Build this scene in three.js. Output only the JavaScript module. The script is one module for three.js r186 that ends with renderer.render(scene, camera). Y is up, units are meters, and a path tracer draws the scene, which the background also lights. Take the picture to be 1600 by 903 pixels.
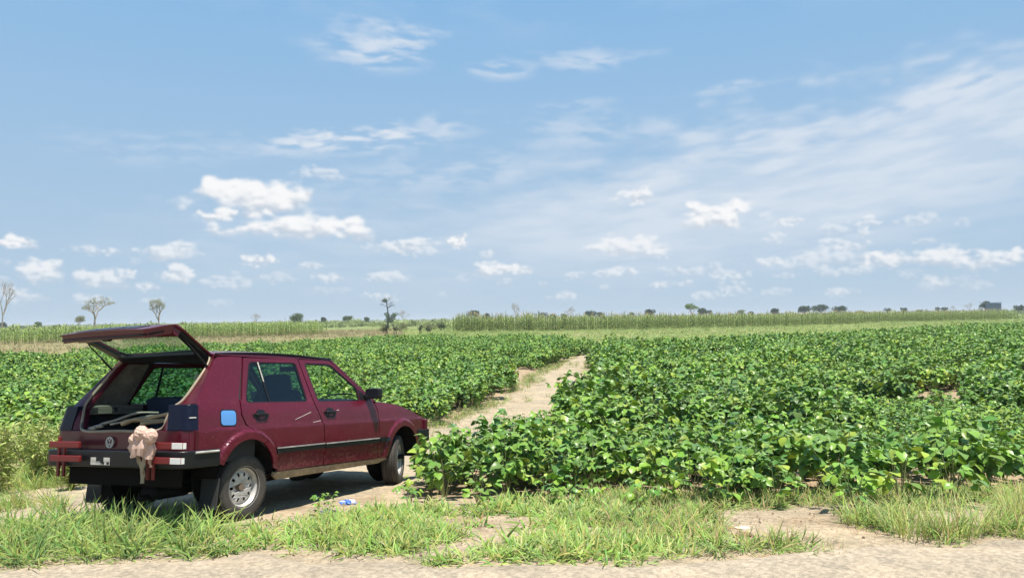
import * as THREE from 'three';
import { mergeGeometries } from 'three/addons/utils/BufferGeometryUtils.js';
import { RoundedBoxGeometry } from 'three/addons/geometries/RoundedBoxGeometry.js';

// ---------------------------------------------------------------- camera, sky, sun, exposure
const scene = new THREE.Scene();
const camera = new THREE.PerspectiveCamera(42.29, 1024 / 577, 0.1, 9000);
camera.position.set(0, 1.65, 0);
camera.rotation.set(0.0387, 0, -0.0159, 'YXZ');
const renderer = new THREE.WebGLRenderer({ antialias: true });
renderer.toneMapping = THREE.LinearToneMapping;
renderer.toneMappingExposure = 1.6;
renderer.shadowMap.enabled = true;
scene.fog = new THREE.FogExp2(new THREE.Color(0.80, 0.87, 0.95), 0.0003);

function mulberry(a) { return () => { a |= 0; a = a + 0x6D2B79F5 | 0; let t = Math.imul(a ^ a >>> 15, 1 | a); t = t + Math.imul(t ^ t >>> 7, 61 | t) ^ t; return ((t ^ t >>> 14) >>> 0) / 4294967296; }; }
function hash2(x, y) { let h = Math.imul(x | 0, 374761393) + Math.imul(y | 0, 668265263) | 0; h = Math.imul(h ^ h >>> 13, 1274126177); return ((h ^ h >>> 16) >>> 0) / 4294967296; }
function vnoise(x, y) {
  const xi = Math.floor(x), yi = Math.floor(y); let fx = x - xi, fy = y - yi; fx = fx * fx * fx * (fx * (fx * 6 - 15) + 10); fy = fy * fy * fy * (fy * (fy * 6 - 15) + 10);
  const a = hash2(xi, yi), b = hash2(xi + 1, yi), c = hash2(xi, yi + 1), d = hash2(xi + 1, yi + 1);
  return a + (b - a) * fx + (c - a) * fy + (a - b - c + d) * fx * fy;
}
function fbm(x, y, o = 4) { let s = 0, a = 0.5, n = 0; for (let i = 0; i < o; i++) { s += a * vnoise(x + i * 17.3, y - i * 9.1); n += a; x *= 2.03; y *= 2.03; a *= 0.5; } return s / n; }
const clamp = (x, a = 0, b = 1) => Math.min(b, Math.max(a, x));
const smooth = (a, b, x) => { const t = clamp((x - a) / (b - a)); return t * t * (3 - 2 * t); };
const lerp = (a, b, t) => a + (b - a) * t;
function interp(pts, x) { if (x <= pts[0][0]) return pts[0][1]; for (let i = 1; i < pts.length; i++) if (x <= pts[i][0]) { const [x0, y0] = pts[i - 1], [x1, y1] = pts[i]; return y0 + (y1 - y0) * (x - x0) / (x1 - x0); } return pts[pts.length - 1][1]; }
function pchip(pts) { // smooth monotone curve through points
  const n = pts.length, m = [], d = []; for (let i = 0; i < n - 1; i++) d.push((pts[i + 1][1] - pts[i][1]) / (pts[i + 1][0] - pts[i][0]));
  for (let i = 0; i < n; i++) m.push(i === 0 ? d[0] : i === n - 1 ? d[n - 2] : d[i - 1] * d[i] <= 0 ? 0 : 2 * d[i - 1] * d[i] / (d[i - 1] + d[i]));
  return x => { if (x <= pts[0][0]) return pts[0][1] + m[0] * (x - pts[0][0]); if (x >= pts[n - 1][0]) return pts[n - 1][1] + m[n - 1] * (x - pts[n - 1][0]); let i = 0; while (x > pts[i + 1][0]) i++; const h = pts[i + 1][0] - pts[i][0], t = (x - pts[i][0]) / h, t2 = t * t, t3 = t2 * t; return (2 * t3 - 3 * t2 + 1) * pts[i][1] + (t3 - 2 * t2 + t) * h * m[i] + (-2 * t3 + 3 * t2) * pts[i + 1][1] + (t3 - t2) * h * m[i + 1]; };
}

// cumulus: azimuth, elevation, half width, half height (degrees), density; the pattern repeats mirrored round the horizon
const CUMULUS = [[-18.9,8.57,4.39,1.49,1],[-15.8,6.69,4.32,1.04,1],[-21.3,7.48,1.49,0.64,0.9],[-33.5,5.28,1.02,0.53,1],[-32.3,3.46,1.33,0.83,0.9],[-28.8,2.96,1.7,0.69,0.8],[-27.1,3.5,0.39,0.22,0.8],[-24.8,4.87,1.94,0.76,0.7],[-24.4,3.27,1.22,0.72,0.85],[-21.3,2.79,1.7,0.55,0.5],[-18.7,4.37,1.1,0.46,0.9],[-17.6,3.16,1.34,0.47,0.35],[-13.7,3.11,1.3,0.38,0.7],[-9.5,3.14,1.91,0.44,0.6],[-8.7,5.55,2.4,0.68,0.7],[-4.1,5.67,0.78,0.69,0.9],[-0.8,3.58,1.87,0.64,0.95],[-14.4,10.94,1.61,0.67,0.45],[9.6,9.0,1.29,0.82,0.8],[15.5,7.16,2.83,1.14,0.95],[9.1,5.03,2.87,0.87,0.75],[7.8,3.26,1.54,0.44,0.7],[13.5,3.21,2.09,0.43,0.5],[19.2,3.72,1.09,0.42,0.7],[22.8,3.57,2.5,0.72,0.55],[23.7,4.65,1.65,0.54,0.6],[26.5,3.49,1.57,0.7,0.95],[30.3,3.43,2.2,0.64,0.9],[32.6,3.09,1.57,0.58,0.85],[34.2,3.34,0.67,0.49,0.9],[25.6,6.19,0.8,0.49,0.5],[28.9,6.08,1.32,0.43,0.4],[23.3,5.8,1.04,0.54,0.4],[19.5,5.33,0.87,0.46,0.4],[24.1,2.84,2.05,0.4,0.5],[16.3,2.89,1.36,0.38,0.4],[-33.4,1.8,0.85,0.25,0.5],[11.2,2.22,0.71,0.29,0.5],[-13.5,2.2,1.86,0.29,0.3],[-6.8,5.06,1.45,0.39,0.4]];
// cirrus and veils: azimuth, elevation, half width, half height, tilt, density
const CIRRUS = [[-11.5,13.58,9.8,1.3,-6,1.1],[-10.0,19.95,5.24,1.84,0,0.85],[-11.5,21.7,3.3,0.58,0,0.35],[-0.5,18.53,2.95,0.79,0,0.7],[6.2,19.14,4.85,0.98,2,0.65],[4.7,15.89,3.41,0.73,0,0.4],[5.1,13.78,5.84,1.37,0,0.45],[17.1,16.41,4.04,0.47,-3,0.45],[31.4,14.32,4.29,1.17,-14,0.9],[29.5,14.2,1.86,0.6,0,0.6],[-25.3,11.92,7.23,1.33,-3,0.3],[-4.8,11.09,10.73,1.96,-5,0.4],[21.3,9.3,23.5,6.0,-6,0.85],[31.3,11.08,12.8,3.6,-10,0.75],[12.2,7.31,17.5,3.4,-4,0.6],[0,5.5,30,4.2,0,0.35]];
{ const r = mulberry(808); for (let i = 0; i < 80; i++) { const e = 1.3 + 5.2 * r() * r(); CUMULUS.push([-44 + 88 * r(), e, (0.35 + 1.1 * r()) * (0.7 + e * 0.08), 0.14 + 0.22 * r() + e * 0.02, 0.18 + 0.45 * r()]); } }
function skyColor(az, el) {
  const t = clamp(el / 24), c0 = [0.515, 0.64, 0.755], c1 = [0.25, 0.48, 0.77], c2 = [0.085, 0.22, 0.49];
  const k = Math.pow(t, 0.8), k2 = smooth(22, 90, el);
  const c = [0, 1, 2].map(i => lerp(lerp(c0[i], c1[i], k), c2[i], k2));
  // thin high clouds
  let a = 0;
  for (const [ca, ce, hw, hh, tilt, den] of CIRRUS) {
    let du = az - ca, dv = el - ce; if (Math.abs(du) > hw * 1.7 || Math.abs(dv) > hh * 2.6 + hw * 0.3) continue;
    const s = Math.tan(-tilt * Math.PI / 180); dv -= du * s; du /= hw; dv /= hh;
    const big = hh > 2.5, wob = (fbm(az * 0.35 + 3, el * 0.9 + ce, 3) - 0.5) * 1.3;
    const m = 1 - smooth(0.25, 1.25, Math.sqrt(du * du + (dv + wob * 0.6) ** 2) + (big ? wob * 0.4 : wob * 0.5));
    if (m <= 0) continue;
    const w = (fbm(az * 0.25, el * 0.5 + ce, 3) - 0.5) * 5;
    const st = fbm((az + el * 1.2) * (big ? 0.22 : 0.55) + ce * 3, (el + az * s * -1 + w * 0.14) * (big ? 1.5 : 2.4), 5);
    a = Math.max(a, 0) + (1 - a) * den * m * (big ? 0.42 + 0.7 * smooth(0.3, 0.75, st) : smooth(0.28, 0.72, st) * 1.05);
  }
  const gen = smooth(19, 26, el) * smooth(0.5, 0.85, fbm(az * 0.12 + 40, el * 0.3 + 8, 5)) * 0.4 * (1 - smooth(50, 85, el)); a += (1 - a) * gen;
  a = clamp(a * 0.92);
  const cw = [0.71, 0.78, 0.87]; for (let i = 0; i < 3; i++) c[i] = lerp(c[i], cw[i], a);
  // cumulus
  let al = 0, sh = 0;
  for (const [ca, ce, hw0, hh0, den] of CUMULUS) {
    const hw = hw0 * 1.12, hh = hh0 * 1.12, du = (az - ca) / hw, dv = (el - ce) / hh; if (Math.abs(du) > 1.7 || Math.abs(dv) > 2.1) continue;
    const q = 1.15 / Math.sqrt(hh * hw * 0.55), wx = fbm(az * q * 0.7 + ca, el * q * 1.1, 3) - 0.5, wy = fbm(az * q * 0.8 - ca, el * q * 1.3 + 7, 3) - 0.5;
    const x = du + wx * 1.0, y = dv + wy * 1.1;
    const r = x * x + (y > 0 ? y * y * 0.9 : y * y * 2.0);
    const det = fbm(az * q * 1.0 + ca * 3, el * q * 1.7, 6), f = 1.0 - r + (det - 0.5) * 1.7;
    const aa = smooth(y > 0 ? -0.12 : -0.35, y > 0 ? 0.75 : 1.15, f) * den; if (aa <= 0.002) continue;
    const up = fbm(az * q + ca * 3 + 0.25 * q, (el + 0.22 * hh) * q * 1.7, 5);
    const s = clamp(0.50 + 0.50 * dv + (det - up) * 2.0 + (aa - 0.5) * 0.2);
    const na = al + aa - al * aa; sh = (sh * al * (1 - aa * 0.7) + s * aa) / (al * (1 - aa * 0.7) + aa); al = na;
  }
  if (al > 0) { const hz = smooth(7, 0, el) * 0.35, lo = [0.60, 0.665, 0.75], hi = [0.95, 0.955, 0.965]; for (let i = 0; i < 3; i++) c[i] = lerp(c[i], lerp(lerp(lo[i], hi[i], smooth(0.08, 0.92, sh)), c[i], hz), clamp(al * 1.05)); }
  return c.map(q => q / 1.6); // the exposure of 1.6 brings these back to what the sky shows
}
{
  const W = 4096, Hh = 2048, data = new Float32Array(W * Hh * 4), seg = W / 8; // 45 degree fold, mirrored
  // one 90 degree window (-45..45) is computed, its mirror image continues it round the compass
  const win = W / 4, rows = [];
  for (let j = 0; j < Hh; j++) {
    const el = (j + 0.5) / Hh * 180 - 90, row = new Float32Array(win * 3);
    if (el < -0.5) row.fill(0); else { const step = el > 35 ? 4 : 1; for (let i = 0; i < win; i++) { if (i % step) { for (let k = 0; k < 3; k++) row[i * 3 + k] = row[(i - 1) * 3 + k]; continue; } const az = (i + 0.5) / win * 90 - 45, c = skyColor(az, Math.max(el, 0)); row[i * 3] = c[0]; row[i * 3 + 1] = c[1]; row[i * 3 + 2] = c[2]; } }
    if (el < -0.5) for (let i = 0; i < win; i++) { row[i * 3] = 0.2; row[i * 3 + 1] = 0.2; row[i * 3 + 2] = 0.17; }
    for (let i = 0; i < W; i++) {
      // u = 0.25 looks along -z; a step of u is a step of azimuth to the right
      let q = ((i + 0.5) / W - 0.25) * 4 + 0.5; const kq = Math.floor(q); q -= kq; if (kq & 1) q = 1 - q;
      const s = Math.min(win - 1, Math.floor(q * win)), o = (j * W + i) * 4; data[o] = row[s * 3]; data[o + 1] = row[s * 3 + 1]; data[o + 2] = row[s * 3 + 2]; data[o + 3] = 1;
    }
  }
  const sky = new THREE.DataTexture(data, W, Hh, THREE.RGBAFormat, THREE.FloatType); sky.mapping = THREE.EquirectangularReflectionMapping; sky.magFilter = sky.minFilter = THREE.LinearFilter; sky.needsUpdate = true;
  scene.background = sky; scene.environment = sky;
}
const SUNDIR = new THREE.Vector3(0.16, 1, 0.05).normalize(); // near noon, a little to the right
const sun = new THREE.DirectionalLight(new THREE.Color(1, 0.95, 0.86), 5);
sun.position.copy(SUNDIR).multiplyScalar(120); sun.target.position.set(0, 0, -15); sun.castShadow = true;
Object.assign(sun.shadow.camera, { left: -60, right: 60, top: 60, bottom: -60, near: 1, far: 400 }); sun.shadow.mapSize.set(4096, 4096);
scene.add(sun, sun.target);

// ---------------------------------------------------------------- helpers for objects
const used = {};
function numbered(n) { const k = used[n] = (used[n] ?? -1) + 1; return k ? n + '_' + String(k).padStart(3, '0') : n; }
function mesh(name, g, m, parent = scene) { const o = new THREE.Mesh(g, m); o.name = parent === scene ? numbered(name) : name; o.castShadow = o.receiveShadow = true; parent.add(o); return o; }
function tag(o, label, category, group, kind) { if (label) o.userData.label = label; if (category) o.userData.category = category; if (group) o.userData.group = group; if (kind) o.userData.kind = kind; return o; }
function base(name, x, y, z, turn = 0) { const o = new THREE.Group(); o.name = numbered(name); o.position.set(x, y, z); o.rotation.y = turn; scene.add(o); return o; }
const V = (x, y, z) => new THREE.Vector3(x, y, z);
const col = (r, g, b) => new THREE.Color().setRGB(r, g, b);
class Soup { // triangles with their own normals, colours and uv
  constructor(colors = false) { this.p = []; this.n = []; this.c = colors ? [] : null; this.u = []; this.ix = []; }
  v(p, n, c, u = [0, 0]) { this.p.push(p[0] ?? p.x, p[1] ?? p.y, p[2] ?? p.z); this.n.push(n[0] ?? n.x, n[1] ?? n.y, n[2] ?? n.z); if (this.c) this.c.push(...c); this.u.push(u[0], u[1]); return this.p.length / 3 - 1; }
  t(a, b, c) { this.ix.push(a, b, c); }
  geo(own) { const g = new THREE.BufferGeometry(); g.setAttribute('position', new THREE.Float32BufferAttribute(this.p, 3)); g.setAttribute('normal', new THREE.Float32BufferAttribute(this.n, 3)); if (this.c) g.setAttribute('color', new THREE.Float32BufferAttribute(this.c, 3)); g.setAttribute('uv', new THREE.Float32BufferAttribute(this.u, 2)); g.setIndex(this.ix); if (own) g.computeVertexNormals(); return g; }
}
function plain(g) { const q = g.index ? g.toNonIndexed() : g; for (const k of Object.keys(q.attributes)) if (!['position', 'normal', 'uv'].includes(k)) q.deleteAttribute(k); return q; }
const merge = list => mergeGeometries(list.map(plain));
function tube(pts, r, sides = 8, seg = 0, taper) { // smooth tube through points, radius may taper, closed ends
  const P = pts.map(p => V(...p)), curve = P.length > 2 ? new THREE.CatmullRomCurve3(P) : new THREE.LineCurve3(P[0], P[1]);
  const n = seg || Math.max(1, (P.length - 1) * 4), fr = P.length > 2 ? curve.computeFrenetFrames(n) : null, s = new Soup();
  let N = V(0, 1, 0), T0 = P[P.length - 1].clone().sub(P[0]).normalize(); if (Math.abs(T0.y) > 0.9) N = V(1, 0, 0); N.sub(T0.clone().multiplyScalar(N.dot(T0))).normalize(); const B0 = T0.clone().cross(N);
  for (let i = 0; i <= n; i++) { const q = curve.getPoint(i / n), a = fr ? fr.normals[i] : N, b = fr ? fr.binormals[i] : B0, rr = typeof r === 'function' ? r(i / n) : taper !== undefined ? lerp(r, taper, i / n) : r; for (let k = 0; k <= sides; k++) { const w = k / sides * Math.PI * 2, d = a.clone().multiplyScalar(Math.cos(w)).addScaledVector(b, Math.sin(w)); s.v(q.clone().addScaledVector(d, rr), d, null, [k / sides, i / n]); } }
  for (let i = 0; i < n; i++) for (let k = 0; k < sides; k++) { const a = i * (sides + 1) + k, b = a + sides + 1; s.t(a, a + 1, b); s.t(b, a + 1, b + 1); }
  for (const [i, sg] of [[0, -1], [n, 1]]) { const q = curve.getPoint(i / n), d = (fr ? fr.tangents[i] : T0).clone().multiplyScalar(sg), c = s.v(q, d); const r0 = i * (sides + 1), st = []; for (let k = 0; k <= sides; k++) st.push(s.v([s.p[(r0 + k) * 3], s.p[(r0 + k) * 3 + 1], s.p[(r0 + k) * 3 + 2]], d)); for (let k = 0; k < sides; k++) sg > 0 ? s.t(c, st[k], st[k + 1]) : s.t(c, st[k + 1], st[k]); }
  return s.geo();
}
function rbox(sx, sy, sz, x, y, z, r = 0.01, rot) { const g = new RoundedBoxGeometry(sx, sy, sz, 2, Math.min(r, sx / 2.01, sy / 2.01, sz / 2.01)); if (rot) { g.rotateX(rot[0]); g.rotateY(rot[1]); g.rotateZ(rot[2]); } g.translate(x, y, z); return g; }
function noiseTex(size, fn, srgb = true) { const d = new Uint8Array(size * size * 4); for (let j = 0; j < size; j++) for (let i = 0; i < size; i++) { const c = fn(i / size, j / size), o = (j * size + i) * 4; d[o] = clamp(c[0]) * 255; d[o + 1] = clamp(c[1]) * 255; d[o + 2] = clamp(c[2]) * 255; d[o + 3] = 255; } const t = new THREE.DataTexture(d, size, size); t.wrapS = t.wrapT = THREE.RepeatWrapping; t.magFilter = THREE.LinearFilter; t.minFilter = THREE.LinearMipmapLinearFilter; t.generateMipmaps = true; if (srgb) t.colorSpace = THREE.SRGBColorSpace; t.needsUpdate = true; return t; }
function tileNoise(u, v, f, o) { // tileable fbm
  let s = 0, a = 0.5, n = 0; for (let i = 0; i < o; i++) { const x = u * f, y = v * f, xi = Math.floor(x), yi = Math.floor(y); let fx = x - xi, fy = y - yi; fx = fx * fx * (3 - 2 * fx); fy = fy * fy * (3 - 2 * fy); const h = (p, q) => hash2(((p % f) + f) % f + i * 71, ((q % f) + f) % f + i * 37); const A = h(xi, yi), B = h(xi + 1, yi), C = h(xi, yi + 1), D = h(xi + 1, yi + 1); s += a * (A + (B - A) * fx + (C - A) * fy + (A - B - C + D) * fx * fy); n += a; a *= 0.55; f *= 2; } return s / n; }

// ---------------------------------------------------------------- the lie of the land (d is metres ahead of the camera, z = -d)
const profile = pchip([[-60, 0], [4.8, 0], [5.6, -0.02], [6.2, -0.055], [6.66, -0.093], [7.26, -0.15], [8.0, -0.215], [8.9, -0.288], [9.5, -0.345], [11, -0.43], [14, -0.5], [20, -0.55], [60, -0.55], [4000, -0.5]]);
const roadEdge = x => interp([[-40, 5.2], [-8, 5.3], [-3.6, 5.22], [-2.4, 5.35], [-1.9, 5.55], [-1.45, 5.15], [0.8, 5.08], [1.4, 5.18], [2.3, 5.34], [3.9, 5.5], [8, 5.6], [40, 6]], x) + (fbm(x * 2.3, 4.2, 3) - 0.5) * 0.3;
const TRACK = [[-16, 6.6], [-8, 7.4], [-5.2, 7.9], [-3.3, 8.1], [-2.4, 9.2], [-1.7, 11.0], [-0.85, 13.2], [-0.15, 16], [0.55, 19], [1.15, 22.5], [2.0, 29], [3.0, 36], [3.7, 40], [5, 46], [8, 60]];
function trackDist(x, d) { let best = 1e9; for (let i = 1; i < TRACK.length; i++) { const [x0, d0] = TRACK[i - 1], [x1, d1] = TRACK[i], ex = x1 - x0, ed = d1 - d0, t = clamp(((x - x0) * ex + (d - d0) * ed) / (ex * ex + ed * ed)); best = Math.min(best, Math.hypot(x - x0 - t * ex, d - d0 - t * ed)); } return best; }
const trackHalf = d => interp([[6, 1.0], [9, 1.35], [14, 1.25], [22, 1.1], [30, 0.85], [40, 0.45], [50, 0.4]], d);
const CARSPOT = { x: -2.6, d: 8.1 };
function H(x, d) {
  let h = profile(d);
  const near = 1 - smooth(20, 60, d);
  if (near > 0 && d > 0) {
    const calm = smooth(1.3, 2.6, Math.hypot(x - CARSPOT.x, d - CARSPOT.d));
    h += near * (fbm(x * 0.9 + 5, d * 0.9, 3) - 0.5) * 0.07 * smooth(4.6, 6.2, d) * lerp(0.25, 1, calm);
    h += near * (fbm(x * 5, d * 5, 2) - 0.5) * 0.018 * smooth(4.9, 5.8, d);
    if (d > 9.6) { const t = trackDist(x, d); h -= near * 0.035 * Math.exp(-(((t - 0.62) / 0.22) ** 2)); }
  }
  h += smooth(60, 200, d) * (fbm(x * 0.012, d * 0.012, 3) - 0.5) * 0.5 * (1 - smooth(900, 2500, d));
  return h;
}
const leftFront = x => interp([[-40, 10.4], [-10, 11], [-6.5, 11.9], [-4, 13], [-1.9, 15.3]], x);
const leftBorder = d => interp([[15.3, -1.8], [18, -1.0], [20, -0.55], [24, -0.05], [30, 0.9], [34, 1.6], [39, 3.0], [46, 5]], d);
const rightFront = x => interp([[-1.3, 7.75], [-0.6, 7.55], [0.3, 7.5], [1.25, 7.45], [3, 7.3], [5, 7.5], [12, 7.7], [60, 8]], x) + (vnoise(x * 1.4, 3.3) - 0.5) * 0.95;
const rightBorder = d => interp([[7.2, -1.3], [7.7, -1.22], [8.2, -1.12], [8.8, -0.92], [9.6, -0.62], [10.5, -0.42], [12, 0.05], [13, 0.35], [16, 1.25], [18, 1.95], [20, 2.4], [24, 2.95], [30, 3.35], [36, 4.1], [46, 5.6], [60, 8]], d);
const cropFar = x => interp([[-80, 38], [-27, 42], [-20, 57], [-12, 69], [0, 65], [6, 52], [11.8, 46], [16.8, 49], [36, 69], [55, 79], [90, 86]], x) + (fbm(x * 0.25, 9, 3) - 0.5) * 7;
const inCrop = (x, d) => { if (d > cropFar(x)) return false; if (Math.hypot((x - 6.3) / 1.0, (d - 14.6) / 0.75) < 1) return false; if (d > 15.3 ? x < leftBorder(d) : (x < -1.9 && d > leftFront(x))) return true; return d > rightFront(x) && x > rightBorder(d) + (vnoise(d * 0.8, 7) - 0.5) * 0.35; };

// ---------------------------------------------------------------- ground, road and track
const soilTex = noiseTex(1024, (u, v) => { const a = tileNoise(u, v, 6, 4), b = tileNoise(u, v, 48, 4), sp = hash2(Math.floor(u * 340), Math.floor(v * 340)), g = 0.91 + (a - 0.5) * 0.2 + (b - 0.5) * 0.36, k = sp > 0.98 ? -0.32 : sp < 0.012 ? 0.12 : 0; return [g + k, g + k * 1.05 - (a - 0.5) * 0.03, g * 0.985 + k * 1.1 - (a - 0.5) * 0.06]; });
const soilBump = noiseTex(1024, (u, v) => { const b = tileNoise(u, v, 40, 5), c = tileNoise(u + 0.3, v, 12, 3); const g = b * 0.6 + c * 0.4; return [g, g, g]; }, false);
function soilMat(rep, bump) { const t = soilTex.clone(), b = soilBump.clone(); t.repeat.set(rep, rep); b.repeat.set(rep, rep); t.needsUpdate = b.needsUpdate = true; return new THREE.MeshStandardMaterial({ map: t, bumpMap: b, bumpScale: bump, roughness: 1, vertexColors: true }); }
function groundColor(x, d) {
  const n = fbm(x * 0.8, d * 0.8, 4), m = fbm(x * 0.06 + 3, d * 0.05, 4);
  let c = [0.44, 0.345, 0.235].map(q => q * (0.92 + 0.16 * n));
  const mixTo = (t, k) => { for (let i = 0; i < 3; i++) c[i] = lerp(c[i], t[i], k); };
  if (d > 4.6 && d < 40) mixTo([0.30, 0.215, 0.13], smooth(0.52, 0.68, fbm(x * 2.6 + 11, d * 2.6, 4)) * 0.6 * smooth(4.9, 6, d));
  if (d > 5) {
    if (d < cropFar(x) + 1 && inCrop(x, d)) mixTo([0.42, 0.30, 0.185], 0.85);
    const far = smooth(cropFar(x) - 1, cropFar(x) + 1.5, d);
    mixTo([0.17 + 0.10 * n, 0.235 + 0.06 * n, 0.06], far * 0.95);
    // dry tan grass left of the middle and before the left maize
    const tan = Math.max(smooth(4, 0, Math.abs(x + 0.28 * d + 0.0) - 0.11 * d) * smooth(68, 76, d) * (1 - smooth(165, 185, d)), smooth(-18, -24, x) * smooth(40, 46, d) * (1 - smooth(110, 120, d)));
    mixTo([0.30, 0.235, 0.12], tan * (0.65 + 0.3 * m));
    mixTo([0.50, 0.38, 0.22], far * smooth(0.56, 0.72, fbm(x * 0.12, d * 0.25, 3)) * 0.8 * (1 - smooth(90, 130, d)) * (x > 5 ? 1 : 0));
    mixTo(m > 0.5 ? [0.16, 0.21, 0.07] : [0.26, 0.28, 0.10], smooth(150, 260, d) * 0.8);
  }
  return c;
}
function axis(fine0, fine1, step, grow, lo, hi) { const a = []; for (let x = fine0; x <= fine1 + 1e-9; x += step) a.push(x); let s = step; for (let x = fine1; x < hi;) { s *= grow; x = Math.min(hi, x + s); a.push(x); } s = step; for (let x = fine0; x > lo;) { s *= grow; x = Math.max(lo, x - s); a.unshift(x); } return a; }
function sheet(xs, ds, lift, keep, color, uvs = 1) { const s = new Soup(true), id = []; for (const d of ds) for (const x of xs) { const e = 0.02 + Math.abs(d) * 0.002, hx = (H(x + e, d) - H(x - e, d)) / (2 * e), hd = (H(x, d + e) - H(x, d - e)) / (2 * e), n = V(-hx, 1, hd).normalize(); id.push(s.v([x, H(x, d) + lift(x, d), -d], n, color(x, d), [x * uvs, d * uvs])); } const w = xs.length; for (let j = 0; j < ds.length - 1; j++) for (let i = 0; i < w - 1; i++) { if (keep && !keep(0.5 * (xs[i] + xs[i + 1]), 0.5 * (ds[j] + ds[j + 1]))) continue; const a = j * w + i; s.t(a, a + 1, a + w); s.t(a + 1, a + w + 1, a + w); } return s.geo(); }
const gm = soilMat(0.55, 0.035);
tag(mesh('ground', sheet(axis(-7, 7, 0.07, 1.055, -4500, 4500), axis(4.6, 10, 0.07, 1.045, -80, 5200), () => 0, null, groundColor), gm), 'pale sandy soil and grass running to the horizon', null, null, 'structure');
{ // the road along the bottom: a strip whose far edge follows roadEdge
  const s = new Soup(true), xs = axis(-6, 6, 0.06, 1.08, -60, 60), n = 40; xs.forEach(x => { const e = roadEdge(x); for (let k = 0; k <= n; k++) { const d = lerp(-4, e, Math.pow(k / n, 0.45)), nn = fbm(x * 1.3, d * 4.5, 4), st = smooth(0.5, 0.68, fbm(x * 1.1 + 20, d * 6, 4)), q = 0.92 + 0.2 * nn - 0.16 * st; s.v([x, H(x, d) + (k === n ? -0.004 : 0.016 + 0.016 * (fbm(x * 6, d * 9, 3) - 0.5) + 0.03 * (fbm(x * 0.35, d * 5, 2) - 0.5)), -d], [0, 1, 0], [0.425 * q, 0.345 * q, 0.255 * q], [x, d]); } }); const w = n + 1; for (let i = 0; i < xs.length - 1; i++) for (let k = 0; k < n; k++) { const a = i * w + k, b = a + w; s.t(a, b, a + 1); s.t(b, b + 1, a + 1); }
  tag(mesh('dirt_road', s.geo(true), soilMat(0.8, 0.022)), 'pale dusty dirt road along the bottom of the view', null, null, 'structure');
}
{ // the sandy track through the crop
  const s = new Soup(true), curve = new THREE.CatmullRomCurve3(TRACK.map(([x, d]) => V(x, 0, d))), n = 700, m = 26; for (let i = 0; i <= n; i++) { const p = curve.getPoint(i / n), t = curve.getTangent(i / n), rx = t.z, rd = -t.x, hw = trackHalf(p.z) * (0.95 + 0.5 * (fbm(i * 0.05, 2, 3) - 0.5)); for (let k = 0; k <= m; k++) { const o = (k / m * 2 - 1) * hw, x = p.x + rx * o, d = p.z + rd * o, edge = k === 0 || k === m, nn = fbm(x * 1.1 + 9, d * 1.1, 4), q = 0.88 + 0.24 * nn; s.v([x, H(x, d) + (edge ? -0.004 : 0.006), -d], [0, 1, 0], [0.44 * q, 0.352 * q, 0.245 * q], [x, d]); } } const w = m + 1; for (let i = 0; i < n; i++) for (let k = 0; k < m; k++) { const a = i * w + k, b = a + w; s.t(a, a + 1, b); s.t(b, a + 1, b + 1); }
  const g = s.geo(true); const nn = g.attributes.normal; for (let i = 0; i < nn.count; i++) if (nn.getY(i) < 0) nn.setXYZ(i, -nn.getX(i), -nn.getY(i), -nn.getZ(i));
  tag(mesh('sandy_track', g, soilMat(0.6, 0.02)), 'pale sandy track running through the green crop', null, null, 'structure');
}
// ---------------------------------------------------------------- bean crop
const leafMat = new THREE.MeshPhysicalMaterial({ vertexColors: true, roughness: 0.95, transmission: 0.2, thickness: 0, clearcoat: 0.5, clearcoatRoughness: 0.33, side: THREE.DoubleSide });
const stemMat = new THREE.MeshStandardMaterial({ color: col(0.16, 0.17, 0.06), roughness: 0.8, side: THREE.DoubleSide });
function leaflet(s, M, len, wid, fold, droop, c) { // one ovate blade along +z of M, eight faces
  const st = [[0, 0], [0.22, 0.80], [0.5, 1], [0.8, 0.55], [1, 0]], id = [], P = [];
  for (const [t, w] of st) { const y = -droop * t * t * len, z = t * len, hw = w * wid / 2; P.push(w ? [V(-hw, y + fold * hw, z), V(0, y, z), V(hw, y + fold * hw, z)] : [V(0, y, z)]); }
  const nUp = V(0, 1, 0), nm = new THREE.Matrix3().getNormalMatrix(M);
  P.forEach((r, i) => id.push(r.map((p, k) => { const sl = 2 * droop * st[i][0], sx = r.length > 1 ? (k - 1) * -fold : 0; const n = V(sx * -1 * -1, 1, sl).normalize().applyMatrix3(nm).normalize(); return s.v(p.applyMatrix4(M), n, c); })));
  const [a, b, d, e, f] = id; s.t(a[0], b[0], b[1]); s.t(a[0], b[1], b[2]); for (const [p, q] of [[b, d], [d, e]]) { s.t(p[0], q[0], q[1]); s.t(p[0], q[1], p[1]); s.t(p[1], q[1], q[2]); s.t(p[1], q[2], p[2]); } s.t(e[0], f[0], e[1]); s.t(e[1], f[0], e[2]);
}
const leafTones = [[0.130, 0.258, 0.020], [0.102, 0.224, 0.018], [0.172, 0.312, 0.023], [0.070, 0.174, 0.016], [0.222, 0.352, 0.027], [0.114, 0.240, 0.021], [0.150, 0.284, 0.020], [0.086, 0.200, 0.021]];
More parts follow.
